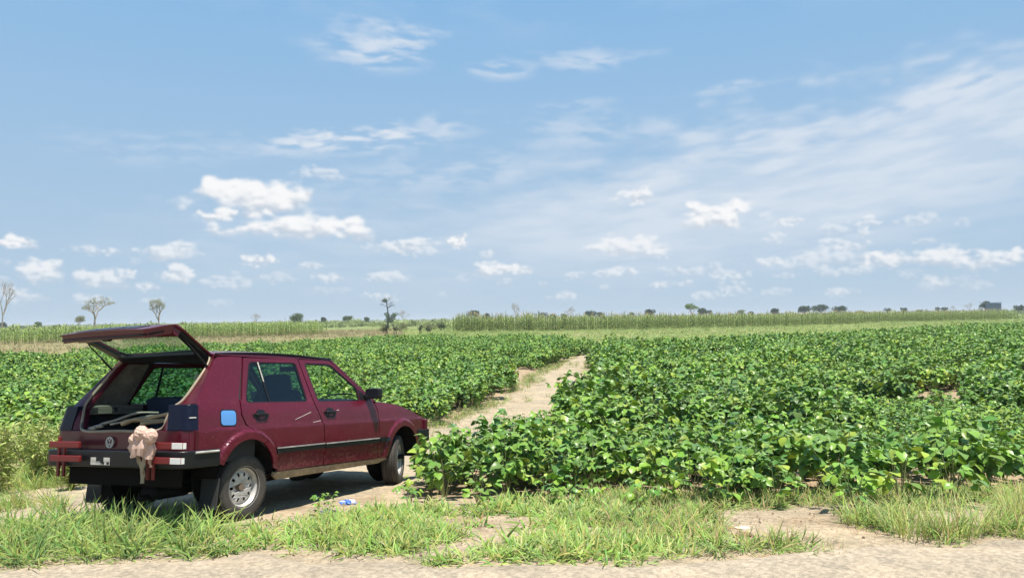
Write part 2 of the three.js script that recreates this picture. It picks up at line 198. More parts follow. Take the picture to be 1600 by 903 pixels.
function trifoliate(seed, tone) { // three leaflets at the end of a stalk of 1 unit... origin at leaf base
  const r = mulberry(seed), s = new Soup(true), M = new THREE.Matrix4(), E = new THREE.Euler();
  for (let k = 0; k < 3; k++) { const yaw = [0, 1.15, -1.15][k] + (r() - 0.5) * 0.35, L = (k ? 0.098 : 0.115) * (0.85 + 0.3 * r()), c = tone.map(q => q * (0.85 + 0.3 * r())); M.makeRotationFromEuler(E.set(0.1 + 0.55 * r(), yaw, (r() - 0.5) * 0.6, 'YXZ')); if (!k) M.setPosition(0, 0.0, 0.022); leaflet(s, M, L, L * (0.72 + 0.16 * r()), 0.12 + 0.35 * r(), 0.1 + 0.4 * r(), c); }
  return s.geo();
}
const LEAF = []; for (let i = 0; i < 16; i++) LEAF.push(trifoliate(100 + i, leafTones[i % 8]));
function beanPlan(seed, nLeaf, R, Ht) { // where a plant's leaves sit and its stems
  const r = mulberry(seed), leaves = [], stems = [];
  const shoots = 6 + Math.floor(r() * 3), tips = [];
  for (let k = 0; k < shoots; k++) { const a = k / shoots * 6.283 + r() * 0.7, q = R * (0.25 + 0.5 * r()), h = Ht * (0.48 + 0.48 * r()) * (1 - 0.2 * q / R); tips.push([a, q, h]); stems.push(tube([[Math.cos(a) * 0.015, 0, Math.sin(a) * 0.015], [Math.cos(a) * q * 0.45, h * 0.5, Math.sin(a) * q * 0.45], [Math.cos(a) * q, h, Math.sin(a) * q]], 0.006, 4, 4, 0.003)); }
  const M = new THREE.Matrix4(), Q = new THREE.Quaternion(), E = new THREE.Euler();
  for (let i = 0; i < nLeaf; i++) {
    const t = tips[i % shoots], f = 0.22 + 0.78 * Math.pow(r(), 0.6), bx = Math.cos(t[0]) * t[1] * f, bz = Math.sin(t[0]) * t[1] * f, by = t[2] * (0.06 + 0.94 * f);
    const a = t[0] + (r() - 0.5) * 3.6, pl = 0.05 + 0.14 * r(), px = bx + Math.cos(a) * pl, pz = bz + Math.sin(a) * pl, py = Math.max(0.05, by + pl * (0.25 + 0.75 * r()) - 0.04);
    const out = Math.atan2(Math.cos(a), Math.sin(a)); // leaf points outward: +z turned to (cos a, sin a)
    Q.setFromEuler(E.set(-0.5 + (r() - 0.47) * 1.3, out, (r() - 0.5) * 0.9, 'YXZ'));
    const sc = (0.72 + 0.5 * r()) * (f > 0.93 ? 0.8 : 1);
    leaves.push({ m: new THREE.Matrix4().compose(V(px, py, pz), Q, V(sc, sc, sc)), v: Math.floor(r() * 16) });
    if (i % 2 === 0) { const s = new Soup(), w = 0.0022, n = V(0, 0, 1); const i0 = s.v([bx - w, by, bz], n), i1 = s.v([bx + w, by, bz], n), i2 = s.v([px + w, py, pz], n), i3 = s.v([px - w, py, pz], n); s.t(i0, i1, i2); s.t(i0, i2, i3); stems.push(s.geo(true)); }
  }
  return { leaves, stem: mergeGeometries(stems.map(g => { const q = g.toNonIndexed(); return q; })) };
}
function foliage(plan) { return mergeGeometries(plan.leaves.map(l => LEAF[l.v].clone().applyMatrix4(l.m))); }
const PLANS = []; for (let i = 0; i < 10; i++) { const p = beanPlan(500 + i * 7, 52 + (i % 4) * 7, 0.37 + 0.03 * (i % 3), 0.66 + 0.06 * (i % 4)); p.fol = foliage(p); PLANS.push(p); }
{
  const r = mulberry(77), spots = [];
  for (let d = 7; d < 90; d += 0.43) for (let x = -1.0 * d - 6; x < 1.0 * d + 5; x += 0.47) {
    const X = x + (r() - 0.5) * 0.34, D = d + (r() - 0.5) * 0.3, k = r(), turn = r() * 6.283, sq = r(), tone = r(); if (!inCrop(X, D)) continue;
    if (Math.hypot((X - 11.5) / 1.6, (D - 26) / 0.9) < 1 || fbm(X * 0.42 + 50, D * 0.42, 3) > 0.628) continue; // thin patches
    const big = X > rightBorder(D) ? 1.04 : 0.9, sc = big * clamp(1.02 + 2.0 * (fbm(X * 0.45, D * 0.45, 3) - 0.5), 0.62, 1.18) * (X > rightBorder(D) && X < rightBorder(D) + 1.1 && D > 8.5 && D < 18 ? 1.14 : 1) * (0.88 + 0.24 * k) * (D > 30 ? 1.06 : 1);
    spots.push({ X, D, k: Math.floor(k * 10), turn, sc, sy: 0.92 + 0.2 * sq, tone });
  }
  const seen = s => Math.abs(s.X) < 0.685 * s.D + 0.2;
  const hiddenByCar = s => { const px = s.X / s.D; return s.D > 11 && px > -0.60 && px < -0.16 && s.D < 19; };
  const order = spots.filter(s => seen(s) && !hiddenByCar(s)).sort((a, b) => a.D / a.sc - b.D / b.sc), single = new Set(order.slice(0, 300)); let n = 0;
  const tints = [0.86, 1, 1.14].map(t => { const m = leafMat.clone(); m.color = col(t * (t > 1 ? 1.06 : 1), t, t); return m; });
  for (const s of order.slice(0, 300)) {
    const g = base('bean_plant', s.X, H(s.X, s.D) - 0.02, -s.D, s.turn), p = PLANS[s.k]; g.scale.set(s.sc, s.sc * s.sy, s.sc);
    mesh('stem', p.stem, stemMat, g); const mt = tints[Math.floor(s.tone * 3)];
    if (n++ < 12) for (const l of p.leaves) { const o = mesh('leaf', LEAF[l.v], mt, g); l.m.decompose(o.position, o.quaternion, o.scale); }
    else tag(mesh('foliage', p.fol, mt, g), null, null, null, 'stuff');
    tag(g, s.X < 0.2 && s.D < 10 && s.X > -1.5 ? 'leafy bean plant at the crop edge close to the front of the car' : s.X < leftBorder(Math.max(15.3, s.D)) && s.D > 10 ? 'leafy bean plant in the near rows left of the sandy track' : s.D < 8.3 ? 'leafy bean plant in the front row along the grassy verge' : 'leafy bean plant behind the front row right of the sandy track', 'bean plant', s.X < 0.2 && s.D < 10 && s.X > -1.5 ? 'bean plants by the front of the car' : s.X < leftBorder(Math.max(15.3, s.D)) && s.D > 10 ? 'bean plants left of the track' : s.D < 8.3 ? 'bean plants in the front row' : 'bean plants right of the track');
  }
  const crop = base('bean_crop', 0, 0, 0); tag(crop, 'broad mass of green bean plants filling the field', 'crop', null, 'stuff');
  const M = new THREE.Matrix4(), Q = new THREE.Quaternion(), C = new THREE.Color();
  for (let k = 0; k < 10; k++) {
    const list = spots.filter(s => s.k === k && !single.has(s)), im = new THREE.InstancedMesh(PLANS[k].fol, leafMat, list.length); im.name = 'foliage';
    list.forEach((s, i) => { M.compose(V(s.X, H(s.X, s.D) - 0.02, -s.D), Q.setFromAxisAngle(V(0, 1, 0), s.turn), V(s.sc, s.sc * s.sy, s.sc)); im.setMatrixAt(i, M); const t = 0.84 + 0.36 * s.tone; im.setColorAt(i, C.setRGB(t * (0.96 + 0.16 * s.tone), t, t)); }); im.castShadow = im.receiveShadow = true; crop.add(im);
    const near = list.filter(s => s.D < 22), si = new THREE.InstancedMesh(PLANS[k].stem, stemMat, near.length); si.name = 'stems'; near.forEach((s, i) => { M.compose(V(s.X, H(s.X, s.D) - 0.02, -s.D), Q.setFromAxisAngle(V(0, 1, 0), s.turn), V(s.sc, s.sc * s.sy, s.sc)); si.setMatrixAt(i, M); }); crop.add(si);
  }
  console.log('bean plants', spots.length);
}
// young plants standing apart on the verge: x, d, size, label
const YOUNG = [[-1.02, 7.28, 0.34, 'small light green seedling on the sand before the front wheel'], [-0.35, 7.1, 0.42, 'young bean plant at the grass edge right of the front wheel'], [0.28, 7.05, 0.45, 'young bean plant beside the bare patch in the crop edge'], [0.55, 6.75, 0.4, 'young leafy plant rising from the middle of the verge grass'], [1.62, 7.0, 0.62, 'light green young plant standing alone before the dark crop'], [1.95, 7.05, 0.5, 'light green young plant right of the lone one before the crop'], [1.2, 6.95, 0.42, 'low young plant left of the lone light green one'], [2.42, 7.0, 0.55, 'thin-stemmed young plant over the sandy patch'], [2.95, 6.55, 0.5, 'young plant in the small clump right of the sandy patch'], [3.45, 6.75, 0.62, 'young plant behind the tall grass clump on the right'], [3.95, 6.8, 0.6, 'young plant at the right edge behind the grass'], [-1.75, 6.9, 0.22, 'tiny broad-leaved weed by the dark litter']];
for (const [x, d, s, label] of YOUNG) { const p = beanPlan(900 + Math.round(x * 100), 20, 0.34, 0.72); const g = base('young_plant', x, H(x, d) - 0.01, -d, x * 3); g.scale.setScalar(s * 1.4); const lm = leafMat.clone(); lm.color = col(1.3, 1.2, 1.1); mesh('stem', p.stem, stemMat, g); for (const l of p.leaves) { const o = mesh('leaf', LEAF[l.v], lm, g); l.m.decompose(o.position, o.quaternion, o.scale); o.scale.multiplyScalar(1.1); } tag(g, label, 'young plant', 'young plants along the verge'); }

// ---------------------------------------------------------------- grasses
const grassMat = new THREE.MeshPhysicalMaterial({ vertexColors: true, roughness: 0.95, transmission: 0.3, thickness: 0, clearcoat: 0.3, clearcoatRoughness: 0.4, side: THREE.DoubleSide });
function tuft(seed, n, len, wid, spread, tones, seg = 4, lay = 1) {
  const r = mulberry(seed), s = new Soup(true);
  for (let i = 0; i < n; i++) {
    const a = r() * 6.283, R = spread * Math.sqrt(r()), x0 = Math.cos(a) * R, z0 = Math.sin(a) * R, b = a + (r() - 0.5) * 2.4, L = len * (0.45 + 0.75 * r()), W = wid * (0.6 + 0.7 * r()), t0 = tones[Math.floor(r() * tones.length)], c = t0.map(q => q * (0.8 + 0.45 * r()));
    let el = 1.45 - 0.5 * r() * lay, x = x0, y = -0.01, z = z0; const curl = (0.15 + 0.75 * r()) * lay, tw = (r() - 0.5) * 1.5; let prev = null;
    for (let k = 0; k <= seg; k++) {
      const t = k / seg, w = W * (k === seg ? 0 : (1 - 0.75 * t * t)) / 2, pa = b + 1.57 + tw * t, dx = Math.cos(pa) * w, dz = Math.sin(pa) * w, n = V(-Math.cos(b) * Math.sin(el), Math.cos(el) + 0.3, -Math.sin(b) * Math.sin(el)).normalize();
      const cur = k === seg ? [s.v([x, y, z], n, c)] : [s.v([x - dx, y, z - dz], n, c), s.v([x + dx, y, z + dz], n, c)];
      if (prev) { if (k === seg) s.t(prev[0], prev[1], cur[0]); else { s.t(prev[0], prev[1], cur[0]); s.t(prev[1], cur[1], cur[0]); } } prev = cur;
      const st = L / seg; x += Math.cos(b) * Math.cos(el) * st; z += Math.sin(b) * Math.cos(el) * st; y += Math.sin(el) * st; el -= curl * 2.1 / seg; if (y < 0.012 && el < 0) el = 0.02;
    }
  }
  return s.geo();
}
const lush = [[0.135, 0.24, 0.03], [0.175, 0.285, 0.038], [0.09, 0.175, 0.022], [0.225, 0.315, 0.055], [0.31, 0.345, 0.09]], fresh = [[0.235, 0.35, 0.045], [0.18, 0.29, 0.036], [0.31, 0.39, 0.068], [0.40, 0.40, 0.12], [0.125, 0.22, 0.03]], dry = [[0.31, 0.25, 0.12], [0.25, 0.21, 0.09], [0.19, 0.21, 0.06], [0.34, 0.28, 0.15]], reedy = [[0.24, 0.31, 0.055], [0.33, 0.36, 0.085], [0.40, 0.38, 0.13]];
function scatter(name, label, category, geos, mat, pts) { // uncountable growth: one object
  const g = base(name, 0, 0, 0); tag(g, label, category, null, 'stuff'); const M = new THREE.Matrix4(), Q = new THREE.Quaternion(), E = new THREE.Euler(), C = new THREE.Color();
  geos.forEach((q, k) => { const l = pts.filter((_, i) => i % geos.length === k), im = new THREE.InstancedMesh(q, mat, l.length); im.name = 'blades'; l.forEach((p, i) => { M.compose(V(p.x, p.y ?? H(p.x, p.d), -p.d), Q.setFromEuler(E.set((p.a ?? 0) * 0.2, p.a ?? 0, 0)), V(p.s, p.s * (p.sy ?? 1), p.s)); im.setMatrixAt(i, M); const t = p.t ?? 1; im.setColorAt(i, C.setRGB(t, t, t)); }); im.castShadow = im.receiveShadow = true; g.add(im); }); return g;
}
const carFree = (x, d) => { const dx = x + 3.105, dd = d - 6.96, X = dx * 0.416 + dd * 0.909, Z = dx * 0.909 - dd * 0.416; return !(X > -0.3 && X < 3.2 && Math.abs(Z) < 0.78) && !(Math.abs(X) < 0.34 && Math.abs(Z) < 0.92); };
function pts(seed, n, x0, x1, d0, d1, dens, s0, s1) { const r = mulberry(seed), o = []; for (let i = 0; i < n; i++) { const x = lerp(x0, x1, r()), d = lerp(d0, d1, r()), k = r(), a = r() * 6.283, t = 0.82 + 0.36 * r(), s = lerp(s0, s1, r()); if (k < dens(x, d) && carFree(x, d)) o.push({ x, d, a, t, s }); } return o; }
{
  const back = x => interp([[-8, 6.2], [-4.6, 6.25], [-4.0, 6.6], [-3.4, 6.85], [-2.8, 6.5], [-1.9, 6.35], [-1.4, 6.9], [0, 7.1], [1, 6.9]], x);
  const onRoad = (x, d) => smooth(roadEdge(x) - 0.08, roadEdge(x) + 0.22, d);
  // long lush grass on the left
  const lushDen = (x, d) => onRoad(x, d) * smooth(-1.75, -2.3, x + (d - 5.6) * 0.45) * (1 - smooth(back(x) - 0.15, back(x) + 0.1, d)) * smooth(0.22, 0.5, fbm(x * 2.1, d * 2.1, 2) + 0.12);
  scatter('long_grass', 'long arching green grass on the verge behind the car', 'grass', [0, 1, 2, 3, 4, 5].map(i => tuft(40 + i, 18, 0.29, i % 2 ? 0.015 : 0.0105, 0.08, lush, 5, 1.55)), grassMat, pts(1, 2500, -7.5, -1.3, 5.1, 7.2, lushDen, 0.5, 1.0));
  // middle verge grass
  const midDen = (x, d) => { const b = back(x); return onRoad(x, d) * smooth(-2.35, -1.7, x + (d - 5.6) * 0.45) * (1 - smooth(0.75, 1.25, x + (d - 6) * 0.1)) * (1 - smooth(b - 0.2, b + 0.15, d)) * smooth(0.36, 0.60, fbm(x * 2.0 + 4, d * 2.4, 3) + 0.05); };
  scatter('verge_grass', 'short bright grass in the middle of the verge', 'grass', [0, 1, 2, 3, 4, 5].map(i => tuft(60 + i, 17, 0.19, i % 2 ? 0.016 : 0.0105, 0.08, fresh, 4, 1.7)), grassMat, pts(2, 3600, -2.6, 1.6, 5.0, 7.5, midDen, 0.42, 0.98));
  // thin growth among the sand on the right and between the young plants
  const thin = (x, d) => smooth(roadEdge(x) - 0.25, roadEdge(x) + 0.15, d) * (d < rightFront(x) + 0.3 ? 1 : 0) * smooth(0.38, 0.62, fbm(x * 1.7 + 30, d * 2.1, 3)) * (x > 0.7 ? 1 : 0.3) * smooth(0.7, 1.2, Math.hypot((x - 2.15) / 0.62, (d - 6.2) / 0.6));
  scatter('sparse_grass', 'thin pale grass scattered over the sandy verge on the right', 'grass', [0, 1, 2, 3].map(i => tuft(80 + i, 20, 0.16, 0.008, 0.06, i % 2 ? fresh : fresh.concat(dry), 4, 1.2)), grassMat, pts(3, 6200, 0.2, 9, 5.2, 7.6, thin, 0.4, 1.15));
  // grasses at the left: on the near sand, behind the car and by the shrub
  const leftDen = (x, d) => Math.max(smooth(1, 0.4, Math.hypot((x + 5.15) / 0.95, (d - 7.45) / 0.34)), smooth(1, 0.5, Math.hypot((x + 6.4) / 1.6, (d - 9.6) / 1.6)) * 0.8, smooth(1, 0.4, Math.hypot((x + 5.2) / 0.9, (d - 10.5) / 0.9)) * 0.7);
  scatter('left_grass', 'bright grass patch on the sand at the left edge', 'grass', [0, 1, 2, 3].map(i => tuft(90 + i, 26, 0.22, 0.006, 0.08, fresh, 4, 0.9)), grassMat, pts(4, 2600, -8.5, -4, 7, 11.8, leftDen, 0.6, 1.2));
  // along the track's shoulders
  const shoulder = (x, d) => { if (inCrop(x, d)) return 0; const t = trackDist(x, d), h = trackHalf(d); return smooth(h * 0.6, h * 1.0, t) * smooth(0.34, 0.54, fbm(x * 1.2, d * 0.7, 3)) + 0.16 * smooth(0.55, 0.75, fbm(x * 1.5, d * 0.5 + 9, 3)); };
  scatter('track_grass', 'low grass along the shoulders of the sandy track', 'grass', [0, 1, 2, 3].map(i => tuft(110 + i, 22, 0.17, 0.007, 0.09, fresh.concat(dry), 3, 1.0)), grassMat, pts(5, 15000, -6, 7, 10.0, 46, shoulder, 0.6, 1.35));
  scatter('gap_grass', 'short grass in the hollow of the right crop', 'grass', [0, 1].map(i => tuft(120 + i, 26, 0.3, 0.009, 0.12, fresh, 3, 0.9)), grassMat, pts(6, 260, 5.2, 7.4, 13.7, 15.4, (x, d) => inCrop(x, d) ? 0 : 1, 0.7, 1.2));
  // fields beyond the crop
  const farTones = [[0.17, 0.26, 0.045], [0.22, 0.30, 0.06], [0.14, 0.22, 0.04], [0.28, 0.31, 0.09], [0.20, 0.27, 0.05]];
  const fd = (x, d) => d > cropFar(x) ? smooth(0.3, 0.55, fbm(x * 0.12, d * 0.25, 3)) * (Math.abs(x) < 0.75 * d ? 1 : 0) : 0;
  const isTan = (x, d) => (Math.abs(x + 0.28 * d) < 0.12 * d + 2 && d > 72 && d < 175) || (x < -20 && d < 118);
  const all = pts(7, 26000, -100, 110, 40, 160, fd, 0.9, 2.0);
  scatter('pasture_grass', 'light green rough grass between the crop and the maize', 'grass', [0, 1, 2].map(i => tuft(130 + i, 20, 0.24, 0.02, 0.25, farTones, 2, 1.1)), grassMat, all.filter(p => !isTan(p.x, p.d)));
  scatter('dry_grass', 'tan dry grass in front of the far fields on the left', 'grass', [0, 1, 2].map(i => tuft(140 + i, 18, 0.3, 0.018, 0.22, dry, 2, 0.8)), grassMat, all.filter(p => isTan(p.x, p.d)));
}
// single tussocks that stand apart on the verge: x, d, size, kind, label
const TUSSOCK = [[1.40, 5.22, 0.9, 0, 'flat green tussock splayed on the edge of the dirt road'], [2.72, 6.0, 1.0, 1, 'low green clump right of the bare sandy patch'], [2.95, 5.68, 1.15, 2, 'left half of the tall grass clump on the right verge'], [3.25, 5.66, 1.3, 2, 'right half of the tall grass clump on the right verge'], [3.6, 5.8, 1.05, 2, 'pale grass clump between the tall clump and the right edge'], [3.98, 5.95, 1.02, 3, 'tall yellowish reedy grass at the right edge'], [0.98, 5.55, 0.75, 1, 'small tussock where the verge grass ends'], [1.9, 5.55, 0.8, 4, 'wiry grey-green tussock at the road edge'], [2.2, 5.48, 0.85, 4, 'withered brown weed heap by the road edge']];
const tussockGeo = [tuft(201, 44, 0.25, 0.0085, 0.05, lush, 5, 1.9), tuft(202, 90, 0.26, 0.006, 0.12, fresh, 4, 1.0), tuft(203, 150, 0.30, 0.005, 0.14, fresh.concat(reedy), 4, 0.8), tuft(204, 170, 0.36, 0.0045, 0.12, reedy, 4, 0.45), tuft(205, 90, 0.2, 0.003, 0.16, [[0.24, 0.24, 0.12], [0.30, 0.20, 0.12], [0.20, 0.22, 0.08]], 4, 1.6)];
for (const [x, d, s, k, label] of TUSSOCK) { const g = mesh('grass_tussock', tussockGeo[k], grassMat); g.position.set(x, H(x, d), -d); g.rotation.y = x * 5; g.scale.setScalar(s); tag(g, label, 'grass tussock', 'tussocks on the verge'); }
{ // feathery weed shrubs at the left edge
  const mat = new THREE.MeshPhysicalMaterial({ vertexColors: true, roughness: 1, transmission: 0.3, thickness: 0, side: THREE.DoubleSide });
  const weed = (seed, h) => { const r = mulberry(seed), s = new Soup(true), st = [], M = new THREE.Matrix4(), Q = new THREE.Quaternion(), E = new THREE.Euler(); for (let k = 0; k < 16; k++) { const a = r() * 6.283, q = 0.34 * h * Math.sqrt(r()), hh = h * (0.55 + 0.45 * r()); const p0 = [0, 0, 0], p1 = [Math.cos(a) * q * 0.5, hh * 0.5, Math.sin(a) * q * 0.5], p2 = [Math.cos(a) * q, hh, Math.sin(a) * q]; st.push(tube([p0, p1, p2], 0.006, 4, 5, 0.002)); for (let i = 0; i < 85; i++) { const t = 0.15 + 0.85 * r(), c = new THREE.CatmullRomCurve3([V(...p0), V(...p1), V(...p2)]).getPoint(t), o = 0.11 * h * (1.15 - t); c.add(V((r() - 0.5) * 2 * o, (r() - 0.3) * o, (r() - 0.5) * 2 * o)); const tn = [[0.33, 0.42, 0.09], [0.42, 0.48, 0.13], [0.25, 0.35, 0.07], [0.48, 0.48, 0.19]][Math.floor(r() * 4)]; M.compose(c, Q.setFromEuler(E.set(r() * 3, r() * 6, r() * 3)), V(1, 1, 1)); leaflet(s, M, 0.05 + 0.05 * r(), 0.014 + 0.012 * r(), 0.1, 0.3, tn); } } return { stem: merge(st), fol: s.geo() }; };
  [[-6.35, 8.9, 0.9, 'feathery bright weed cut by the left edge behind the pale shrub'], [-7.0, 10.9, 0.8, 'feathery weed at the corner of the left crop'], [-6.9, 11.6, 0.7, 'feathery weed overlapping the left crop edge'], [-5.75, 9.2, 0.7, 'leafy weed between the pale shrub and the rear bumper guard'], [-5.85, 8.5, 0.85, 'feathery pale green weed shrub at the left edge beside the sand'], [-5.15, 8.75, 0.5, 'low feathery weed right of the pale shrub at the left'], [-6.6, 9.6, 0.95, 'feathery weed behind the pale shrub at the left edge'], [-6.1, 10.4, 0.7, 'feathery weed nearest the crop at the left edge'], [-5.5, 9.6, 0.42, 'small feathery weed left of the rear bumper guard']].forEach(([x, d, h, label], i) => { const w = weed(300 + i, h), g = base('weed_shrub', x, H(x, d), -d, i); mesh('stem', w.stem, stemMat, g); tag(mesh('foliage', w.fol, mat, g), null, null, null, 'stuff'); tag(g, label, 'weed shrub', 'weeds at the left edge'); });
}
{ // stones, clods and dead leaves
  const r = mulberry(9), mk = (seed, f) => { const g = new THREE.IcosahedronGeometry(1, 1), p = g.attributes.position; for (let i = 0; i < p.count; i++) { const q = 0.72 + 0.5 * vnoise(p.getX(i) * 1.7 + seed, p.getY(i) * 1.7 + p.getZ(i) * 2.3); p.setXYZ(i, p.getX(i) * q, p.getY(i) * q * f, p.getZ(i) * q * 0.8); } g.computeVertexNormals(); return g; };
  const P = []; for (let i = 0; i < 9000; i++) { const near = r() < 0.75, x = lerp(-5.5, 5.5, r()) * (near ? 1 : 1.4), d = near ? lerp(4.5, 6.9, r()) : lerp(6.9, 16, r()), s = 0.003 + 0.009 * Math.pow(r(), 5), a = r() * 6.283, t = 0.55 + 0.7 * r(), k = r(); if (!carFree(x, d)) continue; if (d < roadEdge(x) - 0.15 && k > 0.4) continue; if (d > 6.9 && inCrop(x, d) && k > 0.3) continue; P.push({ x, d, s, a, t }); }
  scatter('gravel', 'small stones and clods strewn on the sandy ground', 'gravel', [mk(1, 0.6), mk(5, 0.5), mk(9, 0.7)], new THREE.MeshStandardMaterial({ color: col(0.40, 0.31, 0.22), roughness: 1 }), P);
  const L = []; for (let i = 0; i < 2200; i++) { const x = lerp(-4.5, 5, r()), d = lerp(4.9, 7.4, r()), s = 0.18 + 0.5 * r() * r(), a = r() * 6.283, t = 0.6 + 0.7 * r(); if (carFree(x, d) && d > roadEdge(x) - 0.05 - 0.5 * r() * r()) L.push({ x, d, y: H(x, d) + 0.008, s, a, t }); }
  const lg = i => { const s = new Soup(true); leaflet(s, new THREE.Matrix4().makeRotationX(0.1), 0.06, 0.022 + 0.012 * i, 0.5, -0.3, [[0.30, 0.19, 0.10], [0.40, 0.30, 0.17], [0.16, 0.10, 0.06]][i]); return s.geo(); };
  scatter('dead_leaves', 'dry brown leaf bits lying on the sandy verge', 'leaves', [lg(0), lg(1), lg(2)], grassMat, L);
  [[1.78, 5.95, 0.042, 'flat pale stone lying on the sandy verge'], [1.72, 5.7, 0.05, 'brown clod beside the flat pale stone'], [1.5, 5.65, 0.035, 'reddish clod left of the brown clod'], [0.86, 6.2, 0.03, 'pale stone at the end of the verge grass']].forEach(([x, d, s, label], i) => { const o = mesh('stone', mk(20 + i, i ? 0.55 : 0.35), new THREE.MeshStandardMaterial({ color: [col(0.66, 0.58, 0.47), col(0.20, 0.12, 0.07), col(0.30, 0.16, 0.11), col(0.62, 0.55, 0.48)][i], roughness: 1 })); o.scale.set(s * 1.5, s, s); o.position.set(x, H(x, d) + s * 0.15, -d); tag(o, label, 'stone'); });
}

// ---------------------------------------------------------------- maize
const maizeMat = new THREE.MeshPhysicalMaterial({ vertexColors: true, roughness: 0.9, transmission: 0.25, thickness: 0, side: THREE.DoubleSide });
function maize(seed, tass) {
  const r = mulberry(seed), s = new Soup(true), ht = 1.75 + 0.25 * r(), sc = [0.20, 0.23, 0.08];
  const quadAt = (x, y0, y1, w, c, a) => { const n = V(Math.sin(a), 0, Math.cos(a)), dx = Math.cos(a) * w / 2, dz = -Math.sin(a) * w / 2, i = [s.v([x - dx, y0, -dz], n, c), s.v([x + dx, y0, dz], n, c), s.v([x + dx, y1, dz], n, c), s.v([x - dx, y1, -dz], n, c)]; s.t(i[0], i[1], i[2]); s.t(i[0], i[2], i[3]); };
  quadAt(0, 0, ht, 0.035, sc, 0.3); quadAt(0, 0, ht, 0.035, sc, 1.9);
  for (let k = 0; k < 13; k++) { const b = k * 2.6 + r(), y0 = 0.2 + k * (ht - 0.35) / 13, L = 0.5 + 0.3 * r(), c = [[0.20, 0.29, 0.05], [0.25, 0.34, 0.07], [0.31, 0.35, 0.10], [0.15, 0.235, 0.04]][Math.floor(r() * 4)]; let x = 0, y = y0, z = 0, el = 1.05, pr = null; for (let q = 0; q <= 4; q++) { const w = 0.075 * (q === 4 ? 0.1 : 1 - 0.12 * q), dx = -Math.sin(b) * w / 2, dz = Math.cos(b) * w / 2, n = V(-Math.cos(b) * Math.sin(el), Math.cos(el) + 0.2, -Math.sin(b) * Math.sin(el)).normalize(), cu = [s.v([x - dx, y, z - dz], n, c), s.v([x + dx, y, z + dz], n, c)]; if (pr) { s.t(pr[0], pr[1], cu[0]); s.t(pr[1], cu[1], cu[0]); } pr = cu; const st = L / 4; x += Math.cos(b) * Math.cos(el) * st; z += Math.sin(b) * Math.cos(el) * st; y += Math.sin(el) * st; el -= 0.55; } }
  if (tass) for (let k = 0; k < 5; k++) { const a = k * 1.3, n = V(0, 0.5, 1), c = [0.42, 0.36, 0.20], q = 0.08; const i0 = s.v([-0.012, ht - 0.05, 0], n, c), i1 = s.v([0.012, ht - 0.05, 0], n, c), i2 = s.v([Math.cos(a) * q, ht + 0.26 + 0.06 * r(), Math.sin(a) * q], n, c); s.t(i0, i1, i2); }
  return s.geo();
}
{
  const G = [maize(1, 1), maize(2, 1), maize(3, 1), maize(4, 0), maize(5, 0)], r = mulberry(31), P = [];
  const block = (front, x0, x1, rows, sx, sd, hs, kinds, thin, name) => { for (let j = 0; j < rows; j++) for (let x = x0; x < x1; x += sx) { const X = x + (r() - 0.5) * sx * 0.9, D = front(X) + j * sd + (r() - 0.5) * sd * 0.6, k = kinds[Math.floor(r() * kinds.length)], s = hs(X) * (0.58 + 0.40 * r() + 0.46 * fbm(X * 0.5, D * 0.3, 2)), a = r() * 6.283, t = 0.8 + 0.4 * r(), q = r(); if (q < (j < 3 ? 0.35 - j * 0.1 : thin)) continue; P.push({ x: X, d: D, k, s, a, t, j, name }); } };
  block(x => interp([[-10, 117], [20, 119], [45, 125], [75, 150], [110, 165]], x) + (fbm(x * 0.2, 3, 2) - 0.5) * 6, -9.5, 112, 12, 0.42, 1.0, x => interp([[-9, 1.22], [4, 1.2], [25, 1.06], [60, 0.98], [112, 1.0]], x), [0, 1, 2], 0.06, 0);
  block(x => interp([[-100, 76], [-62, 84], [-46, 103], [-31, 116]], x) + (fbm(x * 0.25, 5, 2) - 0.5) * 2, -100, -31, 11, 0.4, 1.0, x => interp([[-100, 0.86], [-60, 0.9], [-31, 0.98]], x), [3, 4, 3, 4, 0], 0.03, 1);
  const seen = P.filter(p => p.j < 2 && Math.abs(p.x) < 0.68 * p.d), a = seen.filter(p => p.name === 0).filter((_, i) => i % 3 === 0).slice(0, 180), b = seen.filter(p => p.name === 1).filter((_, i) => i % 2 === 0).slice(0, 110), single = new Set([...a, ...b]);
  for (const p of single) { const o = mesh('maize_plant', G[p.k], maizeMat); o.position.set(p.x, H(p.x, p.d), -p.d); o.rotation.y = p.a; o.scale.setScalar(p.s); tag(o, p.name ? 'maize plant in the front row of the left field behind the car' : 'tasselled maize plant in the front row of the long field beyond the crop', 'maize', p.name ? 'front row of the left maize field' : 'front row of the long maize field'); }
  for (const nm of [0, 1]) { const g = base('maize_field', 0, 0, 0); tag(g, nm ? 'green maize field behind the car on the left' : 'long maize field with pale tassels beyond the bean crop', 'maize field', null, 'stuff'); const M = new THREE.Matrix4(), Q = new THREE.Quaternion(), C = new THREE.Color(); G.forEach((q, k) => { const l = P.filter(p => p.k === k && p.name === nm && !single.has(p)); if (!l.length) return; const im = new THREE.InstancedMesh(q, maizeMat, l.length); im.name = 'stalks'; l.forEach((p, i) => { M.compose(V(p.x, H(p.x, p.d), -p.d), Q.setFromAxisAngle(V(0, 1, 0), p.a), V(p.s, p.s, p.s)); im.setMatrixAt(i, M); im.setColorAt(i, C.setRGB(p.t * (nm ? 1.15 : 1.05), p.t * (nm ? 1.2 : 1), p.t)); }); im.castShadow = im.receiveShadow = true; g.add(im); }); }
  console.log('maize', P.length);
}
